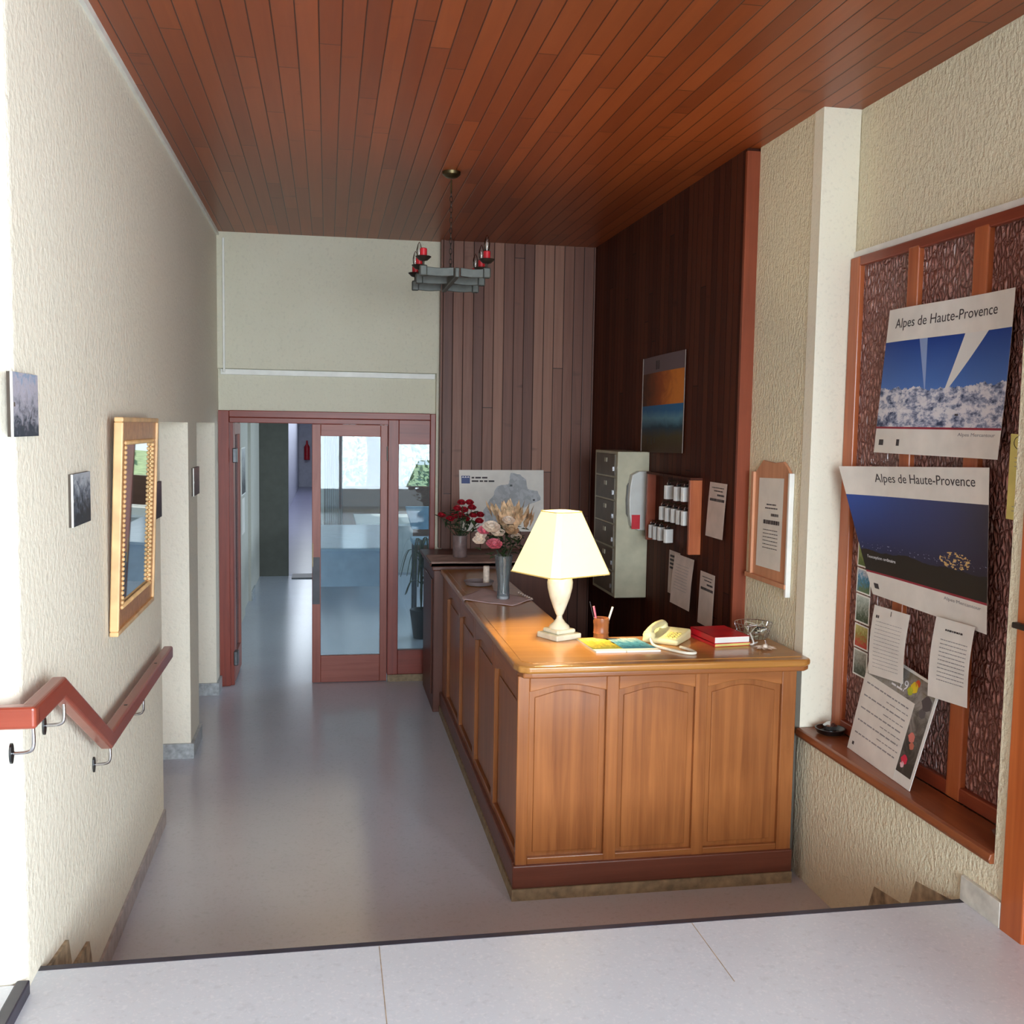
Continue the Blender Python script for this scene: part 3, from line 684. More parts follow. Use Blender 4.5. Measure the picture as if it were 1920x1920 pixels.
M['lilac_cloth'] = plain('lilac_cloth', (206, 184, 186), .9, var=.04); M['beige_cloth'] = plain('beige_cloth', (178, 150, 140), .9, var=.06)
def dropc(p):
    if p.x < .84: d = .84-p.x; return (.838-.002, p.y, min(d, .05))
    return (p.x, p.y, 0)
cloth('table_cloth', ((1.02, 6.68), (1.262, 6.22), (1.10, 6.00), (.80, 6.28)), 1.1205, dropc, M['lilac_cloth'], 'pale lilac lace cloth under the glass flower vase on the counter')
def drope(p):
    if p.y < 7.665: d = 7.665-p.y; return (p.x, 7.662, min(d, .05)+.001)
    return (p.x, p.y, 0)
cloth('table_cloth', ((.775, 8.1), (1.60, 8.1), (1.60, 7.64), (.775, 7.635)), 1.165, drope, M['beige_cloth'], 'beige cloth covering the top of the dark cabinet below the map')

# ------------------------------------------------------------------ table lamp
lp = thing('table_lamp', (1.178, 5.08, 1.1205), 'lit table lamp with a cream pyramid shade and marble urn base, on the counter', 'lamp')
lc = (1.178, 5.08)
def rotz(a, c): return Matrix.Translation((c[0], c[1], 0)) @ Matrix.Rotation(a, 4, 'Z') @ Matrix.Translation((-c[0], -c[1], 0))
Ml = rotz(math.radians(26.7), lc)
bm = B(); box(bm, lc[0]-.082, lc[0]+.082, lc[1]-.082, lc[1]+.082, 1.1205, 1.150, Ml); mk('plinth', bm, M['marble'], lp, bevel=.006)
bm = B(); box(bm, lc[0]-.062, lc[0]+.062, lc[1]-.062, lc[1]+.062, 1.150, 1.172, Ml); mk('foot_step', bm, M['marble'], lp, bevel=.01, seg=3)
bm = B(); lathe(bm, [(.055, 1.172), (.05, 1.185), (.032, 1.20), (.016, 1.222), (.014, 1.235), (.018, 1.24)], *lc, 28); mk('foot', bm, M['marble'], lp, smooth='auto')
bm = B(); lathe(bm, [(.012, 1.235), (.02, 1.245), (.034, 1.28), (.052, 1.33), (.064, 1.38), (.0665, 1.41), (.06, 1.44), (.042, 1.462), (.02, 1.475), (.014, 1.49)], *lc, 32); mk('urn', bm, M['marble'], lp, smooth='auto')
bm = B(); lathe(bm, [(.011, 1.485), (.011, 1.56), (.016, 1.56), (.016, 1.60)], *lc, 12); mk('lamp_holder', bm, M['brass'], lp)
bm = B(); lathe(bm, [(.014, 1.60), (.03, 1.635), (.032, 1.66), (.02, 1.69), (.004, 1.70)], *lc, 16); lbp = mk('light_bulb', bm, M['bulb'], lp, smooth=True)
bm = B(); lathe(bm, [(.004, 1.62), (.006, 1.64), (.004, 1.665)], *lc, 8); mk('filament', bm, M['bulb_lit'], lbp)
def oct_ring(h, z, c):
    k = c; pts = [(-h, -h+k), (-h+k, -h), (h-k, -h), (h, -h+k), (h, h-k), (h-k, h), (-h+k, h), (-h, h-k)]
    return [Ml @ Vector((lc[0]+a, lc[1]+b, z)) for a, b in pts]
bm = B(); r0 = [bm.verts.new(p) for p in oct_ring(.195, 1.462, .035)]; r1 = [bm.verts.new(p) for p in oct_ring(.082, 1.775, .02)]
r0b = [bm.verts.new(p) for p in oct_ring(.193, 1.462, .035)]; r1b = [bm.verts.new(p) for p in oct_ring(.080, 1.775, .02)]
for i in range(8):
    j = (i+1) % 8; bm.faces.new((r0[i], r0[j], r1[j], r1[i])); bm.faces.new((r0b[j], r0b[i], r1b[i], r1b[j])); bm.faces.new((r0[j], r0[i], r0b[i], r0b[j])); bm.faces.new((r1[i], r1[j], r1b[j], r1b[i]))
mk('lamp_shade', bm, M['shade'], lp)
M['piping'] = plain('piping', (236, 206, 120), .7)
for h, z, c in ((.196, 1.462, .035), (.083, 1.775, .02)):
    bm = B(); q = oct_ring(h, z, c); tube(bm, q+[q[0]], .003, 6, False); mk('shade_piping', bm, M['piping'], lp)
bl = bpy.data.lights.new('lamp_bulb_light', 'POINT'); bl.energy = 50; bl.color = (1, .80, .46); bl.shadow_soft_size = .035
blo = bpy.data.objects.new('lamp_bulb_light', bl); C.objects.link(blo); blo.parent = lp; blo.location = (0, 0, 1.652-1.1205); blo['category'] = None
del blo['category']

# ------------------------------------------------------------------ vases, flowers, candle
def petal_flower(bm, c, r, n=3, rnd=random):
    """cupped layers of petals around an axis leaning to the room"""
    ax = Vector((0, -.55, .83)).normalized(); u = Vector((1, 0, 0)); v_ = ax.cross(u)
    bmesh.ops.create_icosphere(bm, subdivisions=2, radius=r*.42, matrix=Matrix.Translation(c+ax*r*.25))
    for k in range(n):
        m_ = 6; e = math.radians(8+62*k/max(1, n-1)); rr = r*(1-.16*k)
        for i in range(m_):
            a = 6.283*i/m_+k*.55; d = u*math.cos(a)+v_*math.sin(a); sd = (v_*math.cos(a)-u*math.sin(a))*rr*.52
            D = d*math.cos(e)+ax*math.sin(e); q = [c, c+D*rr*.55-sd, c+D*rr*.95-sd*.75+ax*rr*.12, c+D*rr*1.05+ax*rr*.05, c+D*rr*.95+sd*.75+ax*rr*.12, c+D*rr*.55+sd]
            bm.faces.new([bm.verts.new(p) for p in q])
def leaf(bm, c, d, L, w, up_=.3):
    d = Vector(d).normalized(); sd = d.cross(Vector((0, 0, 1)))
    if sd.length < .05: sd = Vector((1, 0, 0))
    sd.normalize(); a = bm.verts.new(c); b = bm.verts.new(c+d*L*.5+sd*w+Vector((0, 0, L*up_*.4))); e = bm.verts.new(c+d*L); f = bm.verts.new(c+d*L*.5-sd*w+Vector((0, 0, L*up_*.4))); bm.faces.new((a, b, e, f))
M['rose'] = plain('rose_red', (168, 20, 40), .6, var=.2, vscale=60); M['pink'] = plain('flower_pink', (226, 120, 138), .6, var=.12, vscale=60)
M['cream_fl'] = plain('flower_cream', (236, 222, 206), .6, var=.06, vscale=50); M['peach'] = plain('dried_leaf_peach', (214, 184, 148), .7, var=.14, vscale=30)
M['green'] = plain('stem_green', (54, 72, 44), .6, var=.2, vscale=40); M['ceramic'] = plain('vase_ceramic', (128, 110, 108), .35, var=.08, vscale=20)
rs = thing('rose_vase', (1.028, 7.95, 1.17), 'mauve ceramic vase of red roses on the cloth-covered cabinet', 'vase')
bm = B(); lathe(bm, [(.052, 1.173), (.056, 1.18), (.056, 1.30), (.058, 1.345), (.05, 1.345), (.05, 1.33)], 1.028, 7.95, 28); mk('vase_body', bm, M['ceramic'], rs, smooth='auto')
rr = random.Random(2)
tips = [(.885, 1.50), (.95, 1.47), (1.00, 1.555), (1.035, 1.60), (1.06, 1.54), (1.10, 1.60), (1.12, 1.56), (.98, 1.49), (1.075, 1.47), (1.13, 1.50), (1.19, 1.50), (1.17, 1.46), (1.03, 1.50)]
bm = B()
for x, z in tips:
    y = 7.95+rr.uniform(-.09, .09); tube(bm, spline([(1.028, 7.95, 1.30), ((1.028+x)/2, (7.95+y)/2, 1.38), (x, y, z-.02)], 4), .003, 5)
mk('stems', bm, M['green'], rs)
bm = B()
for k in range(70):
    x = 1.028+rr.gauss(0, .065); z = rr.uniform(1.35, 1.53); y = 7.95+rr.gauss(0, .06); leaf(bm, Vector((x, y, z)), (rr.uniform(-1, 1), rr.uniform(-1, 1), rr.uniform(-.3, .6)), .07, .018)
lv = mk('leaves', bm, M['green'], rs)
for x, z in tips:
    bm = B(); petal_flower(bm, Vector((x, 7.93+rr.uniform(-.08, .05), z)), .034); mk('rose', bm, M['rose'], rs)

gv = thing('flower_vase', (1.075, 6.2, 1.128), 'clear glass vase of pink and cream silk flowers on the lilac cloth', 'vase')
gx, gy = 1.085, 6.25
bm = B(); lathe(bm, [(.040, 1.1285), (.041, 1.14), (.036, 1.22), (.058, 1.40), (.055, 1.40), (.033, 1.22), (.030, 1.15)], gx, gy, 28); mk('vase_body', bm, M['glass'], gv, smooth='auto')
bm = B(); lathe(bm, [(.038, 1.1282), (.038, 1.145), (.02, 1.15)], gx, gy, 24); mk('vase_foot', bm, plain('glass_foot', (196, 196, 200), .12, var=.03), gv, smooth='auto')
bm = B()
for k in range(12):
    a = rr.uniform(0, 6.28); tube(bm, [(gx+.018*math.cos(a), gy+.018*math.sin(a), 1.16), (gx+.03*math.cos(a+.5), gy+.03*math.sin(a+.5), 1.40), (gx+.09*math.cos(a+.5), gy+.07*math.sin(a+.5), 1.52)], .0025, 5)
mk('stems', bm, M['green'], gv)
bm = B()
for k in range(85):
    leaf(bm, Vector((gx+rr.gauss(0, .07), gy+rr.gauss(0, .06), rr.uniform(1.40, 1.57))), (rr.uniform(-1, 1), rr.uniform(-1, 1), rr.uniform(-.3, .7)), .07, .018)
mk('leaves', bm, M['green'], gv)
bm = B()
for k in range(80):   # tall peach-coloured dried leaves
    x = gx+.045+rr.gauss(0, .055); z = rr.uniform(1.55, 1.66); leaf(bm, Vector((x, gy+.04+rr.gauss(0, .04), z)), ((x-gx-.045)*3, rr.uniform(-.3, .3), 1), rr.uniform(.07, .11), .02, .0)
mk('dried_leaves', bm, M['peach'], gv)
for (x, z, m, r) in ((.915, 1.50, 'cream_fl', .04), (.945, 1.56, 'pink', .04), (.99, 1.58, 'cream_fl', .055), (.93, 1.53, 'cream_fl', .035), (1.03, 1.55, 'cream_fl', .045), (1.01, 1.475, 'pink', .05), (1.10, 1.62, 'cream_fl', .04), (1.12, 1.56, 'peach', .045), (1.15, 1.52, 'cream_fl', .035)):
    bm = B(); petal_flower(bm, Vector((x, gy-.08+rr.uniform(-.02, .03), z)), r, 4); mk('flower', bm, M[m], gv)

cd = thing('candle_dish', (1.06, 6.85, 1.1205), 'white pillar candle standing in a shallow glass dish behind the flower vase', 'candle')
bm = B(); lathe(bm, [(.05, 1.1205), (.09, 1.125), (.105, 1.15), (.102, 1.15), (.085, 1.13)], 1.02, 6.85, 28); mk('dish', bm, plain('dish_glass', (140, 130, 132), .15), cd, smooth='auto')
bm = B(); lathe(bm, [(.022, 1.132), (.022, 1.248), (.018, 1.252)], 1.07, 6.85, 20); mk('candle', bm, M['cream_fl'], cd, smooth='auto')
bm = B()
for k in range(7):
    bm2 = bmesh.ops.create_icosphere(bm, subdivisions=1, radius=.008, matrix=Matrix.Translation((1.225+.006*k, 6.46-.04*k, 1.129)))
tube(bm, [(1.222, 6.48, 1.129), (1.264, 6.20, 1.129)], .003, 6)
tag(mk('bead_string', bm, M['paper_w']), 'string of small pale beads on the counter edge right of the flower vase', 'beads')

# ------------------------------------------------------------------ desk things
pp = thing('pen_pot', (1.385, 5.02, 1.1205), 'brown wooden pen pot holding three pens, on the counter right of the lamp', 'pen pot')
bm = B(); lathe(bm, [(.038, 1.1205), (.040, 1.13), (.038, 1.15), (.041, 1.155), (.038, 1.16), (.039, 1.20), (.041, 1.205), (.039, 1.232), (.033, 1.232), (.033, 1.14)], 1.385, 5.02, 24); mk('cup', bm, wood('pot_wood', (110, 60, 34), (170, 104, 64), 'Z', 1, .35), pp, smooth='auto')
for (dx, ty, m, lg) in ((-.012, -.03, 'pink', .06), (.014, .045, 'cream_fl', .055), (-.018, -.045, 'ink', .085)):
    bm = B(); tube(bm, [(1.385+dx, 5.02, 1.145), (1.385+dx+ty, 5.02, 1.232+lg)], .0055 if m != 'ink' else .002, 8); mk('pen', bm, M[m], pp)
def brochure(x0, x1, y0, y1, cols, lab, skew=.06, th=.008, seed=0):
    t = thing('brochure', ((x0+x1)/2, (y0+y1)/2, 1.1205), lab, 'brochure', 'brochures on the counter')
    S = Sheet((x0-skew, y1, 1.1213+th), (x1-skew, y1, 1.1213+th), (x1, y0, 1.1213+th), (x0, y0, 1.1213+th), nrm=(0, 0, 1))
    bm = B(); a = [(x0-skew, y1), (x1-skew, y1), (x1, y0), (x0, y0)]; prism(bm, a, 'Z', 1.1207, 1.1212+th); mk('pages', bm, M['white'], t)
    mk('cover', S.patch(.0, 1, .16, 1, .0003, 6, 6), photo('ph_br%d' % seed, cols, seed), t)
brochure(1.275, 1.425, 4.70, 5.01, [(.3, (120, 120, 40)), (.5, (206, 176, 60)), (.7, (240, 220, 130))], 'open brochure with a yellow-green photo on the counter, nearest the lamp', .02, seed=1)
brochure(1.43, 1.60, 4.70, 4.99, [(.3, (30, 90, 120)), (.5, (80, 150, 176)), (.75, (214, 224, 214))], 'brochure with a blue water photo on the counter, next to the telephone', .04, seed=2)
ph = thing('telephone', (1.715, 4.95, 1.1205), 'cream corded desk telephone on the counter beside the red books', 'telephone')
Mp = rotz(math.radians(-38), (1.715, 4.95))
bm = B(); pts = [(-.11, 0), (.11, 0), (.11, .055), (-.11, .028)]
A = [(1.715+.095, 4.95+a, 1.1207+b) for a, b in pts]; Bp = [(1.715-.095, 4.95+a, 1.1207+b) for a, b in pts]
va = [bm.verts.new(Mp @ Vector(p)) for p in A]; vb = [bm.verts.new(Mp @ Vector(p)) for p in Bp]; bm.faces.new(va); bm.faces.new(list(reversed(vb)))
for i in range(4): bm.faces.new((va[i], vb[i], vb[(i+1) % 4], va[(i+1) % 4]))
mk('phone_body', bm, M['cream'], ph, bevel=.012, seg=3)
bm = B(); P = [Mp @ Vector(p) for p in spline([(1.655, 4.84, 1.160), (1.655, 4.87, 1.185), (1.655, 4.95, 1.195), (1.655, 5.03, 1.190), (1.655, 5.06, 1.172)], 5)]
tube(bm, P, [.026, .028, .026, .022, .019, .018, .017, .017, .017, .017, .017, .017, .017, .018, .019, .021, .023, .025, .027, .027, .025], 12); mk('handset', bm, M['cream'], ph, smooth=True)
for (a, b) in ((4.85, 1.155), (5.045, 1.165)):
    bm = B(); lathe(bm, [(.030, 0), (.032, .02), (.026, .034)], 0, 0, 20); 
    for v in bm.verts: v.co = Mp @ (v.co+Vector((1.655, a, b-.012)))
    mk('ear_cap', bm, M['cream'], ph, smooth='auto')
for i in range(3):
    for j in range(4):
        x = 1.74+i*.022; y = 4.88+j*.024; z = 1.1207+.028+(y-4.95+.11)/.22*.027
        bm = B(); box(bm, x-.007, x+.007, y-.008, y+.008, z-.004, z+.005, Mp); mk('key_button', bm, M['paper_y'], ph)
bm = B(); tube(bm, spline([(1.60, 4.86, 1.15), (1.60, 4.80, 1.130), (1.64, 4.72, 1.128), (1.70, 4.63, 1.128), (1.745, 4.62, 1.128), (1.75, 4.67, 1.128), (1.72, 4.76, 1.128)], 12), .0075, 8); mk('cord', bm, plain('cord_white', (236, 232, 214), .4), ph, smooth=True)
for k, (x0, x1, y0, y1, z0, z1, a) in enumerate(((1.885, 2.09, 4.78, 5.06, 1.1207, 1.137, 7), (1.89, 2.085, 4.78, 5.06, 1.1375, 1.170, 5))):
    t = thing('red_book', ((x0+x1)/2, (y0+y1)/2, z0), ['thin red directory with a yellow edge lying on the counter, under the thick one', 'thick red-covered directory on top of the stack on the counter'][k], 'book', 'red directories on the counter')
    Mr = rotz(math.radians(a), ((x0+x1)/2, (y0+y1)/2))
    bm = B(); box(bm, x0+.003, x1-.002, y0+.003, y1-.003, z0+.002, z1-.002, Mr); mk('pages', bm, M['white'] if k else M['paper_y'], t)
    bm = B(); box(bm, x0, x1, y0, y1, z1-.002, z1, Mr); box(bm, x0, x1, y0, y1, z0, z0+.002, Mr); box(bm, x0, x0+.003, y0, y1, z0, z1, Mr); mk('cover', bm, M['red'], t)
# basket with cables
bk = thing('wire_basket', (2.19, 4.98, 1.1205), 'round wire basket full of cables at the counter end by the plaster pillar', 'basket')
bm = B(); cx, cy = 2.195, 4.975
for (r, z) in ((.07, 1.123), (.085, 1.16), (.098, 1.20)): tube(bm, [(cx+r*math.cos(a/24*6.283), cy+r*math.sin(a/24*6.283), z) for a in range(25)], .002, 6, False)
for k in range(20):
    a = k/20*6.283; tube(bm, [(cx+.07*math.cos(a), cy+.07*math.sin(a), 1.122), (cx+.098*math.cos(a), cy+.098*math.sin(a), 1.20)], .0014, 5)
mk('wire_frame', bm, M['chrome'], bk)
bm = B(); lathe(bm, [(.07, 1.1212), (.07, 1.124)], cx, cy, 24); mk('basket_floor', bm, M['cream_metal'], bk)
rr = random.Random(9)
for nm, m in (('white_cable', 'white'), ('grey_cable', 'cream_metal'), ('black_cable', 'black')):
    bm = B(); P = [(cx+rr.uniform(-.055, .055), cy+rr.uniform(-.055, .055), rr.uniform(1.135, 1.21)) for k in range(9)]; tube(bm, spline(P, 7), .004 if m == 'white' else .003, 6); mk(nm, bm, M[m], bk, smooth=True)
bm = B(); tube(bm, spline([(2.115, 4.83, 1.175), (2.105, 4.76, 1.140), (2.10, 4.79, 1.126), (2.14, 4.82, 1.126), (2.16, 4.84, 1.126)], 10), .0045, 8)
tag(mk('loose_cable', bm, M['white'], smooth=True), 'white cable looping on the counter between the red books and the basket', 'cable')
bm = B(); 
for k in range(9):
    a = k*.7; leaf(bm, Vector((2.14, 4.70, 1.123)), (math.cos(a), math.sin(a), .1), .06, .016)
bmesh.ops.create_icosphere(bm, subdivisions=1, radius=.014, matrix=Matrix.Translation((2.14, 4.70, 1.135)))
tag(mk('plug_adapter', bm, M['cream_fl']), 'small crumpled cream bundle lying in front of the wire basket', 'bundle')

# ------------------------------------------------------------------ board wall things (x = 2.244)
XB = 2.244
lk = thing('key_locker', (2.12, 7.3, .97), 'tall cream metal locker with a column of grey doors, on the dark boarded wall', 'locker')
mk('locker_body', bx(2.01, XB-.002, 6.95, 7.56, 1.0, 2.04), M['cream_metal'], lk, bevel=.004)
for k in range(6):
    z1 = 2.02-k*.168; d = mk('locker_door', bx(2.002, 2.012, 7.0, 7.50, z1-.155, z1), M['grey_door'], lk, bevel=.003)
    mk('name_plate', bx(1.998, 2.003, 7.2, 7.26, z1-.06, z1-.03), M['cream_metal'], d); mk('lock', bx(1.994, 2.003, 7.02, 7.035, z1-.12, z1-.09), M['chrome'], d)
dv = thing('wall_device', (2.17, 6.9, 1.48), 'white curved wall-mounted unit with a grey window and red label, left of the key rack', 'wall unit')
bm = B(); prism(bm, [(XB-.001, 1.49), (2.15, 1.49), (2.10, 1.52), (2.085, 1.60), (2.08, 1.70), (2.085, 1.80), (2.10, 1.88), (2.15, 1.905), (XB-.001, 1.905)], 'Y', 6.88, 7.06)
for v in list(bm.verts): pass
mk('unit_body', bm, M['dev_white'], dv, bevel=.006, seg=3)
bm = B(); prism(bm, [(2.10, 1.56), (2.078, 1.60), (2.073, 1.70), (2.078, 1.80), (2.10, 1.84)], 'Y', 6.93, 7.03); mk('unit_window', bm, M['dev_win'], dv)
bm = B(); prism(bm, [(2.088, 1.54), (2.066, 1.60), (2.060, 1.70), (2.066, 1.80), (2.085, 1.86), (2.090, 1.86), (2.072, 1.80), (2.066, 1.70), (2.072, 1.60), (2.094, 1.54)], 'Y', 7.045, 7.055); mk('handle', bm, M['white'], dv)
mk('red_label', bx(2.10, 2.16, 6.876, 6.88, 1.50, 1.60), M['red'], dv)
kr = thing('key_rack', (2.2, 6.4, 1.44), 'wooden wall rack of key hooks with orange-brown side boards', 'key rack')
mk('back_board', bx(2.225, XB-.001, 5.93, 6.74, 1.45, 1.895), M['boards_r'], kr)
mk('side_board', bx(2.165, XB-.001, 5.90, 5.93, 1.44, 1.90), M['win_frame'], kr, bevel=.003); mk('side_board', bx(2.165, XB-.001, 6.74, 6.77, 1.44, 1.90), M['post'], kr, bevel=.003)
mk('top_board', bx(2.165, XB-.001, 5.90, 6.77, 1.895, 1.91), M['boards_r'], kr)
fobs = [(6.335, 1.795), (6.15, 1.797), (6.014, 1.802), (6.441, 1.65), (6.323, 1.65), (6.209, 1.653), (6.108, 1.652), (6.001, 1.655), (6.654, 1.508), (6.562, 1.506), (6.462, 1.51), (6.321, 1.511)]
rown = ['top', 'middle', 'bottom']; ordn = ['far left', 'second', 'third', 'fourth', 'fifth']; M['fob'] = plain('fob_white', (226, 226, 222), .4, var=.02)
cnt = {}
for (y, z) in fobs:
    row = 0 if z > 1.75 else 1 if z > 1.6 else 2; q = cnt.get(row, 0); cnt[row] = q+1; total = (3, 5, 4)[row]
    name = 'nearest the orange side board' if (q == total-1 and row < 2) else ('farthest left' if q == 0 else ('last on the right' if q == total-1 else ordn[q]+' from the left'))
    f = thing('key_fob', (2.18, y, z-.045), 'white key tag in the %s row of the rack, %s' % (rown[row], name), 'key tag', 'white key tags on the rack')
    Mf = rotz(math.radians(20), (2.18, y))
    wdt = .03 if row == 0 or q == total-1 else .024
    bm = B(); box(bm, 2.18-wdt, 2.18+wdt, y-.014, y+.014, z-.045, z+.045, Mf)
    mk('tag', bm, M['fob'], f, bevel=.004)
    bm = B(); box(bm, 2.18-.010, 2.18+.010, y-.012, y+.012, z+.0452, z+.058, Mf); mk('cap', bm, M['black'], f, bevel=.003)
    bm = B(); tube(bm, [(2.18+.012*math.cos(a/10*6.283), y, z+.056+.012*math.sin(a/10*6.283)) for a in range(11)], .002, 6, False); mk('ring', bm, M['chrome'], f)
    bm = B(); tube(bm, [(2.225, y, z+.075), (2.185, y, z+.072), (2.175, y, z+.078)], .003, 6); mk('hook', bm, M['brass'], kr)

# papers on the boards
def wallpaper_sheet(y0, y1, z0, z1, lab, rows, curl=.02, x=XB, lean=0.0, m='paper_w', group='papers pinned to the dark boards'):
    t = thing('paper_sheet', (x-.01, (y0+y1)/2, z0), lab, 'paper', group)
    S = Sheet((x-.004, y0, z1), (x-.004, y1, z1), (x-.006, y1+lean, z0), (x-.006, y0+lean, z0), lambda u, v: curl*(math.sin(v*3.1)*.3+(1-v)**2*.9))
    mk('sheet', S.patch(0, 1, 0, 1, 0, 6, 10), M[m], t); mk('print', S.bars(rows), M['ink'] if len(rows) < 5 else M['ink_l'], t); return t
R1 = [(.15, .85, .90, .015), (.3, .8, .84, .02), (.5, .9, .76, .035), (.1, .95, .66, .05)]
R2 = [(.1, .9, .9-.06*i, .012) for i in range(12)]
wallpaper_sheet(5.766, 5.50, 1.575, 1.895, 'printed price sheet right of the key rack on the dark boards', R1)
wallpaper_sheet(6.46, 6.25, 1.12, 1.405, 'white sheet with dark block print under the key rack, partly hidden by a curled sheet', [(.1, .9, .85-.09*i, .05) for i in range(4)], .004)
wallpaper_sheet(6.316, 5.96, 1.09, 1.40, 'curled blank-looking white sheet under the key rack', [(.15, .8, .8-.06*i, .008) for i in range(9)], .05, x=XB-.012, lean=-.06)
wallpaper_sheet(5.877, 5.64, 1.03, 1.348, 'printed sheet lowest on the dark boards beside the wooden post', R1, .01)
# mountain poster in plastic sleeve
t = thing('canyon_poster', (XB-.01, 6.67, 2.04), 'poster with an orange canyon above a blue lake, high on the dark boards', 'poster')
S = Sheet((XB-.006, 7.115, 2.70), (XB-.006, 6.235, 2.708), (XB-.006, 6.245, 2.05), (XB-.006, 7.12, 2.035), lambda u, v: .004+.010*math.sin(u*3.14))
mk('sheet', S.patch(0, 1, 0, 1), photo('ph_canyon', 'canyon', 1), t)
mk('figures', S.bars([(.16, .19, .09, .06), (.27, .30, .085, .07), (.36, .38, .10, .05)], .001), M['black'], t)
mk('title', S.bars([(.35, .45, .86, .09)], .001), M['ink'], t)
mk('edge_strip', (lambda b: (tube(b, [S.at(0, v/8, .003) for v in range(9)], .004, 6), tube(b, [S.at(1, v/8, .003) for v in range(9)], .003, 6), b)[2])(B()), plain('sleeve', (130, 116, 110), .2), t)

# map on the back boards
t = thing('region_map', (1.46, YB-.15, 1.31), 'white map poster with a grey region and a blue logo on the boarded back wall', 'map')
ym = YB-.142; S = Sheet((1.094, ym, 1.832), (1.823, ym, 1.836), (1.833, ym, 1.306), (1.109, ym, 1.314), nrm=(0, -1, 0))
mk('sheet', S.patch(0, 1, 0, 1, 0.0, 2, 2, .004), M['paper'], t)
pts = []; rm = random.Random(4)
outl = [(.30, .18), (.27, .34), (.34, .46), (.40, .60), (.44, .74), (.58, .78), (.60, .95), (.72, .93), (.80, .84), (.80, .70), (.93, .66), (.97, .52), (.86, .46), (.74, .36), (.66, .18), (.5, .08), (.38, .08)]
bm = B(); n = len(outl)
P = []
for i in range(n):
    a, b = outl[i], outl[(i+1) % n]
    for k in range(3): f = k/3; P.append((a[0]+(b[0]-a[0])*f+rm.uniform(-.01, .01), a[1]+(b[1]-a[1])*f+rm.uniform(-.01, .01)))
bm.faces.new([bm.verts.new(S.at(u, v, .0048)) for u, v in P])
s = NT('map_grey'); co = s.coord(); vo = s.n('ShaderNodeTexVoronoi'); s.l(co, vo.inputs['Vector']); vo.inputs['Scale'].default_value = 34
s.base(s.mix(s.sep(vo.outputs['Color'])[0], (160, 164, 168), (186, 190, 194))); s.rough(.7); mk('map_area', bm, s.m, t)
mk('logo', (lambda: S.patch(.025, .125, .78, .905, .004, 1, 1))(), plain('logo_blue', (40, 62, 122), .5), t)
bm = B(); 
for k in range(3):
    u = .03+k*.03; bm.faces.new([bm.verts.new(S.at(a, b, .0052)) for a, b in ((u, .875), (u+.03, .875), (u+.015, .90))])
mk('logo_peaks', bm, M['white_ink'], t)
mk('heading_text', S.bars([(.145, .34, .862, .026), (.145, .43, .806, .026)], .0048), M['ink'], t)
mk('place_marks', S.bars([(.595, .625, .735, .03), (.87, .895, .50, .03)], .0052), M['black'], t)

# notice board on the pillar side (x = 2.31)
nb = thing('notice_board', (2.29, 5.05, 1.41), 'wooden notice board with a printed sheet, on the rough plaster pillar', 'notice board')
px_ = XR
M['nb_wood'] = wood('notice_wood', (186, 128, 92), (216, 160, 124), 'Z', 1, .45)
bm = B()
prism(bm, [(5.26, 1.41), (5.24, 1.98), (5.19, 2.015), (5.15, 2.045), (5.0, 2.035), (4.90, 2.045), (4.85, 2.015), (4.81, 1.98), (4.81, 1.41)], 'X', px_-.016, px_-.001); mk('board', bm, M['nb_wood'], nb, bevel=.003)
mk('bottom_ledge', bx(px_-.035, px_-.001, 4.80, 5.30, 1.40, 1.425), M['nb_wood'], nb, bevel=.003)
mk('side_frame', bx(px_-.03, px_-.001, 5.235, 5.265, 1.42, 1.98), M['nb_wood'], nb, bevel=.003); mk('side_frame', bx(px_-.028, px_-.001, 4.795, 4.815, 1.36, 1.99), M['white'], nb, bevel=.003)
S = Sheet((px_-.018, 5.18, 1.95), (px_-.018, 4.88, 1.96), (px_-.018, 4.89, 1.48), (px_-.018, 5.19, 1.475)); mk('sheet', S.patch(0, 1, 0, 1, 0, 2, 2), M['paper'], nb)
mk('print', S.bars([(.35, .75, .70, .014), (.3, .8, .66, .014), (.55, .85, .58, .03), (.25, .9, .49, .045)]+[(.25, .85, .42-.04*i, .008) for i in range(6)]), M['ink'], nb)

# ------------------------------------------------------------------ big window on the right
wn = thing('window_1', (XW, 3.85, .74), None, None); wn['kind'] = 'structure'
bm = B(); box(bm, XW-.03, XW+.03, 4.535, 4.625, .74, 3.03); box(bm, XW-.03, XW+.03, 3.112, 3.16, .74, 3.03)
for y0, y1 in ((4.045, 4.125), (3.575, 3.665)): box(bm, XW-.03, XW+.03, y0, y1, .74, 3.0)
struct('window_frame', bm, M['win_frame'], wn, bevel=.006)
bm = B(); box(bm, XW-.028, XW+.028, 3.112, 4.625, 2.985, 3.032); box(bm, XW-.028, XW+.028, 3.112, 4.625, .74, .80); struct('window_rail', bm, wood('win_frame_y', (120, 50, 32), (150, 70, 44), 'Y', 1, .35, .2), wn, bevel=.006)
for y0, y1 in ((4.125, 4.535), (3.665, 4.045), (3.16, 3.575)): struct('textured_pane', bx(XW-.004, XW+.004, y0, y1, .80, 2.985), M['bark'], wn)
bm = B(); prism(bm, [(2.285, .700), (2.278, .715), (2.285, .735), (2.30, .74), (XW-.03, .74), (XW-.03, .70)], 'Y', 3.11, 4.625); struct('window_sill', bm, M['sill'], wn, bevel=.003)
struct('wall_behind_window', bx(2.70, 2.75, 3.0, 4.66, .7, 3.05), M['hall_dark'])

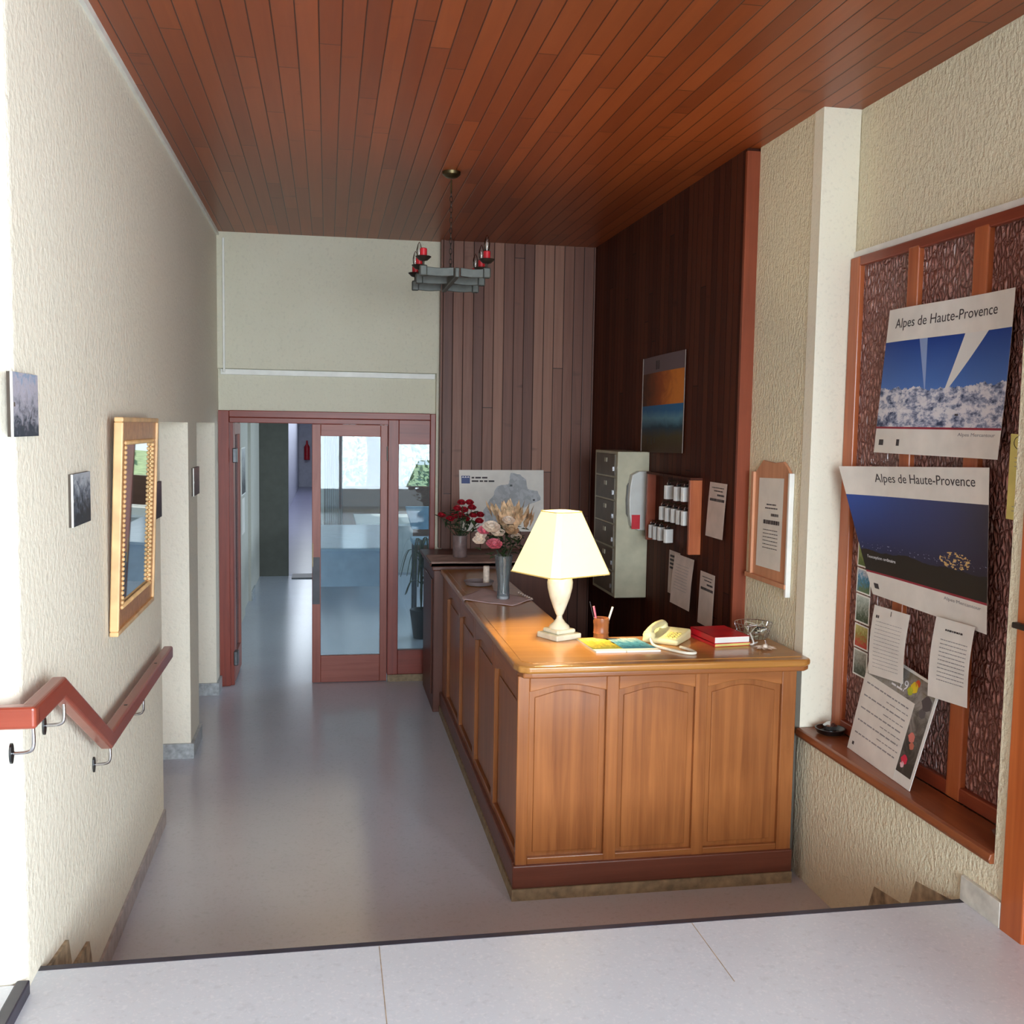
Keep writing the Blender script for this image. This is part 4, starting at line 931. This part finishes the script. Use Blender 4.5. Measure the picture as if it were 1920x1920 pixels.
def poster_titled(name, corners, curl, ph, lab, tt, tag_line, foot):
    t = thing(name, tuple(Vector(corners[3])), lab, 'poster'); S = Sheet(*corners, curl)
    mk('sheet', S.patch(0, 1, 0, 1, 0, 24, 20, .0008), M['paper'], t)
    mk('photo_print', S.patch(.0, 1.0, .185, .775, .0009, 24, 16, .0003), ph, t)
    mk('red_band', S.patch(.0, 1.0, .172, .186, .0012, 24, 1, .0003), M['red_ink'], t)
    mk('title_text', S.text('Alpes de Haute-Provence', tt[0], tt[1], tt[2], tt[3], .0016), M['ink'], t)
    mk('caption_text', S.text(tag_line, .05, .28, .24, .032, .0020), M['white_ink'], t)
    mk('credit_text', S.text(foot, .68, .125, .28, .028, .0016), M['ink_l'], t)
    mk('footer_marks', S.bars([(.045, .09, .055, .04)], .0016), M['ink'], t)
    return S, t
XP = 2.455
S1, t1 = poster_titled('ski_poster', ((XP, 4.207, 2.74), (XP, 3.384, 2.735), (XP, 3.405, 2.108), (XP, 4.29, 2.112)), lambda u, v: .012*math.sin(u*5+1)+.02*(1-v)**2*u, photo('ph_snow', 'snow', 2),
   'poster of a snowy village under a deep blue sky, upper one on the window', (.08, .845, .80, .085), "l'exception ordinaire", 'Alpes Mercantour')
mk('skier_figures', S1.bars([(.755, .765, .215, .05), (.80, .807, .28, .02), (.64, .665, .26, .012), (.63, .635, .30, .03)], .0016), M['ink'], t1)
mk('footer_logo', S1.bars([(.21, .235, .055, .045)], .0016), M['ink'], t1)
def curl2(u, v): return .012+.055*max(0, 1-u*2.6)**2*v+.02*u*(1-v)
S2, t2 = poster_titled('night_poster', ((XP, 4.50, 2.04), (XP, 3.456, 2.077), (XP, 3.39, 1.456), (XP, 4.24, 1.47)), curl2, photo('ph_night', 'night', 1),
   'poster of a dark blue night landscape with a lit village, one corner curling', (.22, .86, .70, .085), "l'exception ordinaire", 'Alpes Mercantour')
# papers under the posters
def win_paper(y0, y1, y2, y3, z1, z0, lab, rows, x=XP-.03, curl=.02, zb=None):
    t = thing('paper_notice', (x, (y0+y1)/2, z0), lab, 'paper', 'papers taped to the window')
    S = Sheet((x, y0, z1), (x, y1, z1+.005), (x-.01, y2, z0+.02), (x-.01, y3, z0), lambda u, v: curl*math.sin(v*3)*.5)
    mk('sheet', S.patch(0, 1, 0, 1, 0, 6, 8), M['paper'], t); mk('print', S.bars(rows), M['ink_l'], t)
    return S, t
SA, tA = win_paper(4.185, 3.90, 3.915, 4.195, 1.43, 1.115, 'white printed letter with a small logo taped below the night poster, left one', [(.12, .85, .78-.055*i, .006) for i in range(13)])
mk('logo', SA.bars([(.1, .2, .83, .04)], .0015), M['ink'], tA); mk('pin', SA.bars([(.5, .515, .90, .07)], .0015), M['ink'], tA)
SB, tB = win_paper(3.69, 3.44, 3.45, 3.71, 1.47, 1.14, 'white typed notice overlapping the lower right of the night poster', [(.22, .9, .74-.05*i, .010) for i in range(11)], x=XP-.045)
mk('heading', SB.bars([(.3, .75, .86, .022)], .0015), M['ink'], tB)
# calendar leaning on the sill
t = thing('wall_calendar', (2.40, 3.95, .745), 'large tilted calendar sheet with tulip photos leaning on the window sill', 'calendar')
S = Sheet((2.44, 4.20, 1.205), (2.44, 3.69, 1.165), (2.335, 3.70, .750), (2.370, 4.255, .772))
S = Sheet((2.455, 4.235, 1.235), (2.445, 3.685, 1.175), (2.345, 3.715, .7415), (2.385, 4.295, .7415))
mk('sheet', S.patch(0, 1, 0, 1, 0, 20, 20, .003), M['white'], t)
mk('photo_border', S.patch(.03, .97, .10, .975, .0034, 20, 20, .0003), photo('ph_tulip', [(.30, (60, 58, 54)), (.45, (96, 92, 86)), (.60, (150, 146, 140)), (.72, (120, 110, 90))], 6), t)
mk('grid_paper', S.patch(.0, .76, .0, .74, .0042, 20, 20, .0004), M['paper'], t)
mk('grid_print', S.bars([(.06, .70, .66-.12*i, .012) for i in range(5)]+[(.40, .72, .60-.12*i, .008) for i in range(4)], .0052), M['ink_l'], t)
mk('grid_logo', S.bars([(.06, .09, .06, .03)], .0052), M['ink'], t)
mk('year_text', S.text('19', .52, .80, .10, .09, .0050), M['white_ink'], t); mk('year_caption', S.bars([(.42, .52, .83, .018), (.40, .58, .78, .018)], .0050), M['white_ink'], t)
for (u, v, r, c) in ((.07, .90, .035, (190, 50, 110)), (.08, .82, .04, (232, 140, 30)), (.24, .86, .035, (214, 160, 40)), (.70, .87, .045, (224, 196, 40)), (.66, .82, .035, (180, 190, 50)), (.73, .92, .03, (210, 80, 40)), (.84, .45, .04, (206, 120, 110)), (.87, .38, .03, (190, 110, 90)), (.83, .23, .04, (222, 44, 80)), (.82, .18, .025, (236, 190, 200)), (.9, .80, .06, (78, 72, 76)), (.88, .70, .04, (92, 88, 92))):
    bm = B(); bm.faces.new([bm.verts.new(S.at(u+r*math.cos(a/12*6.283)*(1+.2*math.sin(a*2.4)), v+r*1.2*math.sin(a/12*6.283), .0050)) for a in range(12)]); mk('tulip_spot', bm, plain('tul%d%d' % (c[0], c[1]), c, .5), t)
# postcards down the window edge
cards = [(1.83, 1.705, [(.3, (80, 60, 46)), (.7, (206, 206, 200))]), (1.70, 1.575, [(.3, (90, 110, 50)), (.7, (160, 170, 90))]), (1.568, 1.452, [(.3, (90, 110, 70)), (.5, (60, 130, 170)), (.7, (214, 214, 220))]), (1.446, 1.312, [(.3, (60, 76, 50)), (.7, (190, 200, 190))]), (1.305, 1.192, [(.3, (190, 60, 44)), (.5, (150, 140, 60)), (.7, (200, 190, 120))]), (1.185, 1.06, [(.3, (70, 76, 60)), (.7, (170, 170, 160))])]
nm = ['topmost postcard with small pictures in the column at the window edge', 'postcard with a green meadow, second of the column at the window edge', 'postcard with a blue lake in the column at the window edge', 'white-bordered postcard with a waterfall scene in the column at the window edge', 'postcard with red flowers in the column at the window edge', 'lowest postcard, a grey-green view, in the column at the window edge']
for k, (z1, z0, cl) in enumerate(cards):
    t = thing('postcard', (2.46, 4.36, z0), nm[k], 'postcard', 'postcards along the window edge')
    S = Sheet((2.463, 4.42, z1), (2.463, 4.295, z1-.004), (2.463, 4.295, z0-.004), (2.463, 4.423, z0)); mk('card', S.patch(0, 1, 0, 1, 0, 1, 1, .001), M['white'], t)
    mk('print', S.patch(.07, .93, .06, .94, .0011, 1, 1, .0002), photo('ph_card%d' % k, cl, k+1), t)
# yellow leaflet
t = thing('info_leaflet', (XP, 3.31, 1.89), 'tall yellow information leaflet with an i symbol at the right edge of the window', 'leaflet')
S = Sheet((XP-.01, 3.345, 2.205), (XP-.01, 3.20, 2.20), (XP-.01, 3.20, 1.89), (XP-.01, 3.348, 1.895)); mk('sheet', S.patch(0, 1, 0, 1, 0, 2, 2), M['paper_y'], t)
bm = B(); tube(bm, [S.at(.34+.20*math.cos(a/20*6.283), .90+.075*math.sin(a/20*6.283), .0015) for a in range(21)], .0012, 6, False); mk('ring', bm, M['ink'], t)
mk('symbol_text', S.text('i', .30, .865, .08, .075, .0015), M['ink'], t)
mk('print', S.bars([(.2, .9, .72-.05*i, .008) for i in range(3)]+[(.5, .85, .30, .12)]+[(.2, .9, .15-.05*i, .008) for i in range(2)]), M['ink_l'], t)
# small metal dish on the sill
t = thing('metal_dish', (2.40, 4.49, .74), 'small shiny metal ashtray at the far end of the window sill', 'ashtray')
bm = B(); lathe(bm, [(.04, .7405), (.062, .75), (.072, .772), (.066, .772), (.05, .755), (.01, .752)], 2.40, 4.50, 28); mk('bowl', bm, M['steel'], t, smooth='auto')
bm = B(); lathe(bm, [(.03, .757), (.034, .785), (.016, .80), (.004, .803)], 2.40, 4.50, 20); mk('knob', bm, M['chrome'], t, smooth='auto')
t = thing('sill_shell', (2.42, 3.2, .74), 'small dark stone lying at the near end of the window sill', 'stone')
bm = B(); bmesh.ops.create_icosphere(bm, subdivisions=2, radius=.04, matrix=Matrix.Translation((2.42, 3.22, .757)) @ Matrix.Diagonal((1, 1.4, .4, 1))); mk('stone', bm, M['cab'], t, smooth=True)

# near right door
d6 = thing('door_6', (2.31, 2.6, LZ), None, None); d6['kind'] = 'structure'
M['orange'] = wood('orange_door_wood', (160, 78, 34), (196, 106, 54), 'Z', .9, .35, .2)
struct('door_post', bx(2.285, 2.36, 2.93, 3.045, LZ-.03, 3.05), M['orange'], d6, bevel=.006)
struct('door_leaf', bx(2.30, 2.345, 2.08, 2.93, LZ, 1.25), M['orange'], d6, bevel=.004)
struct('dark_pane', bx(2.31, 2.33, 2.15, 2.93, 1.25, 2.9), plain('dark_glass', (28, 28, 40), .12), d6)
struct('door_stile', bx(2.30, 2.345, 2.08, 2.15, 1.25, 3.05), M['orange'], d6)
struct('latch', bx(2.262, 2.286, 2.955, 3.04, 1.555, 1.575), M['iron_d'], d6, bevel=.004)
struct('wall_right_over_door', bx(2.33, 2.75, 2.05, 3.045, 3.0, 3.05), M['plaster_r'])

# ------------------------------------------------------------------ left wall things
pc = [(3.07, 3.335, 2.150, 2.333, [(.30, (60, 66, 76)), (.45, (150, 150, 160)), (.60, (176, 172, 184)), (.78, (110, 146, 178))], 'small framed snow photo with blue sky, highest on the left wall'),
      (3.735, 4.01, 1.828, 2.012, [(.35, (52, 56, 62)), (.5, (100, 108, 120)), (.65, (170, 176, 184))], 'small framed grey snowy-trees photo, left of the gilt mirror'),
      (5.41, 5.665, 1.697, 1.885, [(.35, (54, 40, 46)), (.65, (96, 72, 84))], 'small framed dark mauve photo just right of the gilt mirror'),
      (6.985, 7.297, 1.711, 1.897, [(.35, (90, 50, 46)), (.65, (140, 90, 84))], 'small framed brown photo on the pier between the door recesses')]
for k, (y0, y1, z0, z1, cl, lab) in enumerate(pc):
    t = thing('clip_frame', (XL, (y0+y1)/2, z0), lab, 'picture', 'small clip frames on the left wall')
    mk('backing', bx(XL, XL+.012, y0, y1, z0, z1), plain('mdf%d' % k, (70, 60, 50), .7), t)
    S = Sheet((XL+.0125, y0, z1), (XL+.0125, y1, z1), (XL+.0125, y1, z0), (XL+.0125, y0, z0), nrm=(1, 0, 0))
    mk('photo_print', S.patch(0, 1, 0, 1, 0, 1, 1), photo('ph_clip%d' % k, cl, k+2), t)
    mk('clip_strip', bx(XL+.010, XL+.016, y0-.003, y0+.003, z0, z1), M['white'], t)
    mk('clip', bx(XL+.012, XL+.018, y0, y0+.014, (z0+z1)/2-.006, (z0+z1)/2+.006), M['chrome'], t)

# gilt mirror, tilting forward at the top
mr = thing('wall_mirror', (XL, 4.77, 1.32), 'gilt-framed mirror with a beaded inner edge hanging on the left wall', 'mirror')
y0, y1, z0, z1 = 4.33, 5.21, 1.32, 2.215; tl = .032
def MX(x, y, z): return Vector((x+tl*(z-z0)/(z1-z0), y, z))
s = NT('mirror_silver'); s.base((210, 214, 212)); s.b.inputs['Metallic'].default_value = 1; s.rough(.02); M['mirror'] = s.m
s = NT('gilt'); s.base(s.ramp(s.noise(s.coord(), 40, 3), [(.3, (176, 112, 58)), (.7, (206, 146, 88))])); s.rough(.32); s.b.inputs['Metallic'].default_value = .25; M['gilt'] = s.m
M['gilt_lt'] = plain('gilt_light', (216, 176, 124), .4)
def mbox(x0, x1, a0, a1, b0, b1):
    bm = B(); v = box(bm, x0, x1, a0, a1, b0, b1)
    for q in v: q.co = MX(*q.co)
    return bm
xb = XL+.006; fw_ = .105
for (a0, a1, b0, b1) in ((y0+.01, y1-.01, z1-fw_, z1-.01), (y0+.01, y1-.01, z0+.01, z0+fw_), (y0+.01, y0+fw_, z0+fw_, z1-fw_), (y1-fw_, y1-.01, z0+fw_, z1-fw_)):
    mk('frame', mbox(xb+.005, xb+.026, a0, a1, b0, b1), M['gilt'], mr, bevel=.006)
for (a0, a1, b0, b1) in ((y0, y1, z1-.02, z1), (y0, y1, z0, z0+.02), (y0, y0+.02, z0+.02, z1-.02), (y1-.02, y1, z0+.02, z1-.02)):
    mk('outer_edge', mbox(xb, xb+.036, a0, a1, b0, b1), M['gilt_lt'], mr, bevel=.005)
mk('mirror_glass', mbox(xb+.012, xb+.018, y0+.09, y1-.09, z0+.09, z1-.09), M['mirror'], mr)
bm = B(); i0, i1, j0, j1 = y0+fw_, y1-fw_, z0+fw_, z1-fw_
nb_ = 34
for k in range(nb_):
    for (y, z) in ((i0+(i1-i0)*k/nb_, j0), (i0+(i1-i0)*k/nb_, j1), (i0, j0+(j1-j0)*k/nb_), (i1, j0+(j1-j0)*k/nb_)):
        bmesh.ops.create_icosphere(bm, subdivisions=1, radius=.011, matrix=Matrix.Translation(MX(xb+.026, y, z)))
mk('beading', bm, M['gilt_lt'], mr, smooth=True)

# handrail
hr = thing('handrail', (XL+.06, 4.0, .98), 'red-brown wooden handrail stepping down along the left wall', 'handrail')
def bar(P, wd, ht, m, nm='rail'):
    """rectangular bar along P in plane parallel to wall"""
    bm = B(); R_ = []
    n = len(P)
    for i, p in enumerate(P):
        p = Vector(p); dn = []
        for a, b in ((i-1, i), (i, i+1)):
            if a >= 0 and b < n: dn.append((Vector(P[b])-Vector(P[a])).normalized())
        d = sum(dn, Vector())/len(dn); d.normalize(); nrm_ = Vector((1, 0, 0)); u = nrm_.cross(d).normalized(); k = 1/max(.3, abs(dn[0].dot(d)))
        R_.append([bm.verts.new(p+nrm_*wd*a+u*ht*b*k) for a, b in ((-1, -1), (1, -1), (1, 1), (-1, 1))])
    for A, Bq in zip(R_, R_[1:]):
        for k in range(4): bm.faces.new((A[k], A[(k+1) % 4], Bq[(k+1) % 4], Bq[k]))
    bm.faces.new(list(reversed(R_[0]))); bm.faces.new(R_[-1]); return mk(nm, bm, m, hr, bevel=.010, seg=3)
xr = XL+.062
bar([(xr, 5.50, 1.0), (xr, 3.98, 1.0), (xr, 3.30, 1.375), (xr, 2.985, 1.375)], .024, .032, M['rail'])
mk('rail_return', bx(-1.9, xr+.024, 2.96, 3.008, 1.343, 1.407), M['rail_x'], hr, bevel=.010, seg=3)
for (y, z) in ((3.02, 1.355), (3.36, 1.335), (4.03, .985), (4.75, .975)):
    bm = B(); tube(bm, spline([(xr, y, z-.015), (xr, y, z-.075), (xr-.015, y, z-.092), (XL+.004, y, z-.095)], 5), .0055, 10); bk_ = mk('bracket', bm, M['chrome'], hr, smooth=True)
    bm = B(); lathe(bm, [(.02, 0), (.02, .006)], 0, 0, 16)
    for v in bm.verts: v.co = Vector((XL+.0008+v.co.z, y+v.co.x*.8, z-.095+v.co.y*1.5))
    mk('wall_plate', bm, M['steel'], bk_)
for y in (4.35, 5.1): mk('screw_cap', bx(xr-.006, xr+.006, y-.006, y+.006, 1.031, 1.034), M['iron_d'], hr)

# ------------------------------------------------------------------ chandelier
ch = thing('chandelier', (.735, 6.29, 3.0), 'grey iron chandelier with red candle sleeves hanging by a chain from the boarded ceiling', 'chandelier')
cx, cy = .735, 6.29
bm = B(); lathe(bm, [(.010, 3.690), (.035, 3.696), (.054, 3.712), (.056, 3.729)], cx, cy, 24); mk('ceiling_rose', bm, M['brass'], ch, smooth='auto')
bm = B(); tube(bm, [(cx, cy, 3.60), (cx, cy, 3.68)], .005, 8); mk('stem', bm, M['brass'], ch)
z = 3.615; k = 0
while z > 3.18:
    bm = B(); a = 0 if k % 2 else R90; P = [(cx+.008*math.cos(t/10*6.283)*math.cos(a), cy+.008*math.cos(t/10*6.283)*math.sin(a), z-.017+.019*math.sin(t/10*6.283)) for t in range(11)]
    tube(bm, P, .0022, 6, False); mk('chain_link', bm, M['iron_d'], ch); z -= .031; k += 1
bm = B(); tube(bm, [(cx, cy, 3.12), (cx, cy, 3.185)], .006, 8); mk('hook', bm, M['iron_d'], ch)
mk('spine_bar', (lambda b: (box(b, cx-.014, cx+.014, cy-.345, cy+.345, 3.055, 3.112), b)[1])(B()), M['iron'], ch, bevel=.006)
ends = [(.540, 5.96, 0), (.908, 5.96, 1), (.545, 6.29, 0), (.925, 6.29, 0), (.55, 6.62, 0), (.935, 6.62, 0)]
for i in range(3):
    (xa, ya, _), (xc, yc, _) = ends[2*i], ends[2*i+1]
    for (x0, x1) in ((xa, cx-.02), (xc, cx+.02)):
        bm = B(); P = [(x0+(x1-x0)*t/10, ya, 3.088-.006*math.sin(math.pi*t/10)) for t in range(11)]; R_ = []
        for p in P: R_.append([bm.verts.new((p[0], p[1]+a, p[2]+b)) for a, b in ((-.010, -.024), (.010, -.024), (.010, .024), (-.010, .024))])
        for A, Bq in zip(R_, R_[1:]):
            for q in range(4): bm.faces.new((A[q], A[(q+1) % 4], Bq[(q+1) % 4], Bq[q]))
        bm.faces.new(R_[0]); bm.faces.new(R_[-1]); mk('arm', bm, M['iron'], ch, bevel=.003)
for i, (x, y, big) in enumerate(ends):
    cu = mk('end_block', bx(x-.022, x+.022, y-.022, y+.022, 3.058, 3.118), M['iron'], ch, bevel=.007)
    bm = B(); lathe(bm, [(.006, 3.115), (.007, 3.14), (.025, 3.145), (.046, 3.165), (.044, 3.168), (.02, 3.152)], x, y, 20); mk('drip_cup', bm, M['iron_d'], ch, smooth='auto')
    bm = B(); lathe(bm, [(.021, 3.152), (.021, 3.21), (.016, 3.214)], x, y, 20); cs = mk('candle_sleeve', bm, M['red'], ch, smooth='auto')
    if i != 0:
        bm = B(); lathe(bm, [(.008, 3.205), (.016, 3.23), (.018, 3.255), (.010, 3.29), (.002, 3.305)], x, y, 16); mk('bulb', bm, M['bulb'], cs, smooth=True)
        bm = B(); lathe(bm, [(.004, 3.21), (.004, 3.24), (.0015, 3.262)], x, y, 8); mk('filament_stem', bm, M['white'], cs)

# ------------------------------------------------------------------ tidy up
for o in bpy.data.objects:
    if '_o' in o: del o['_o']
bpy.context.view_layer.update()
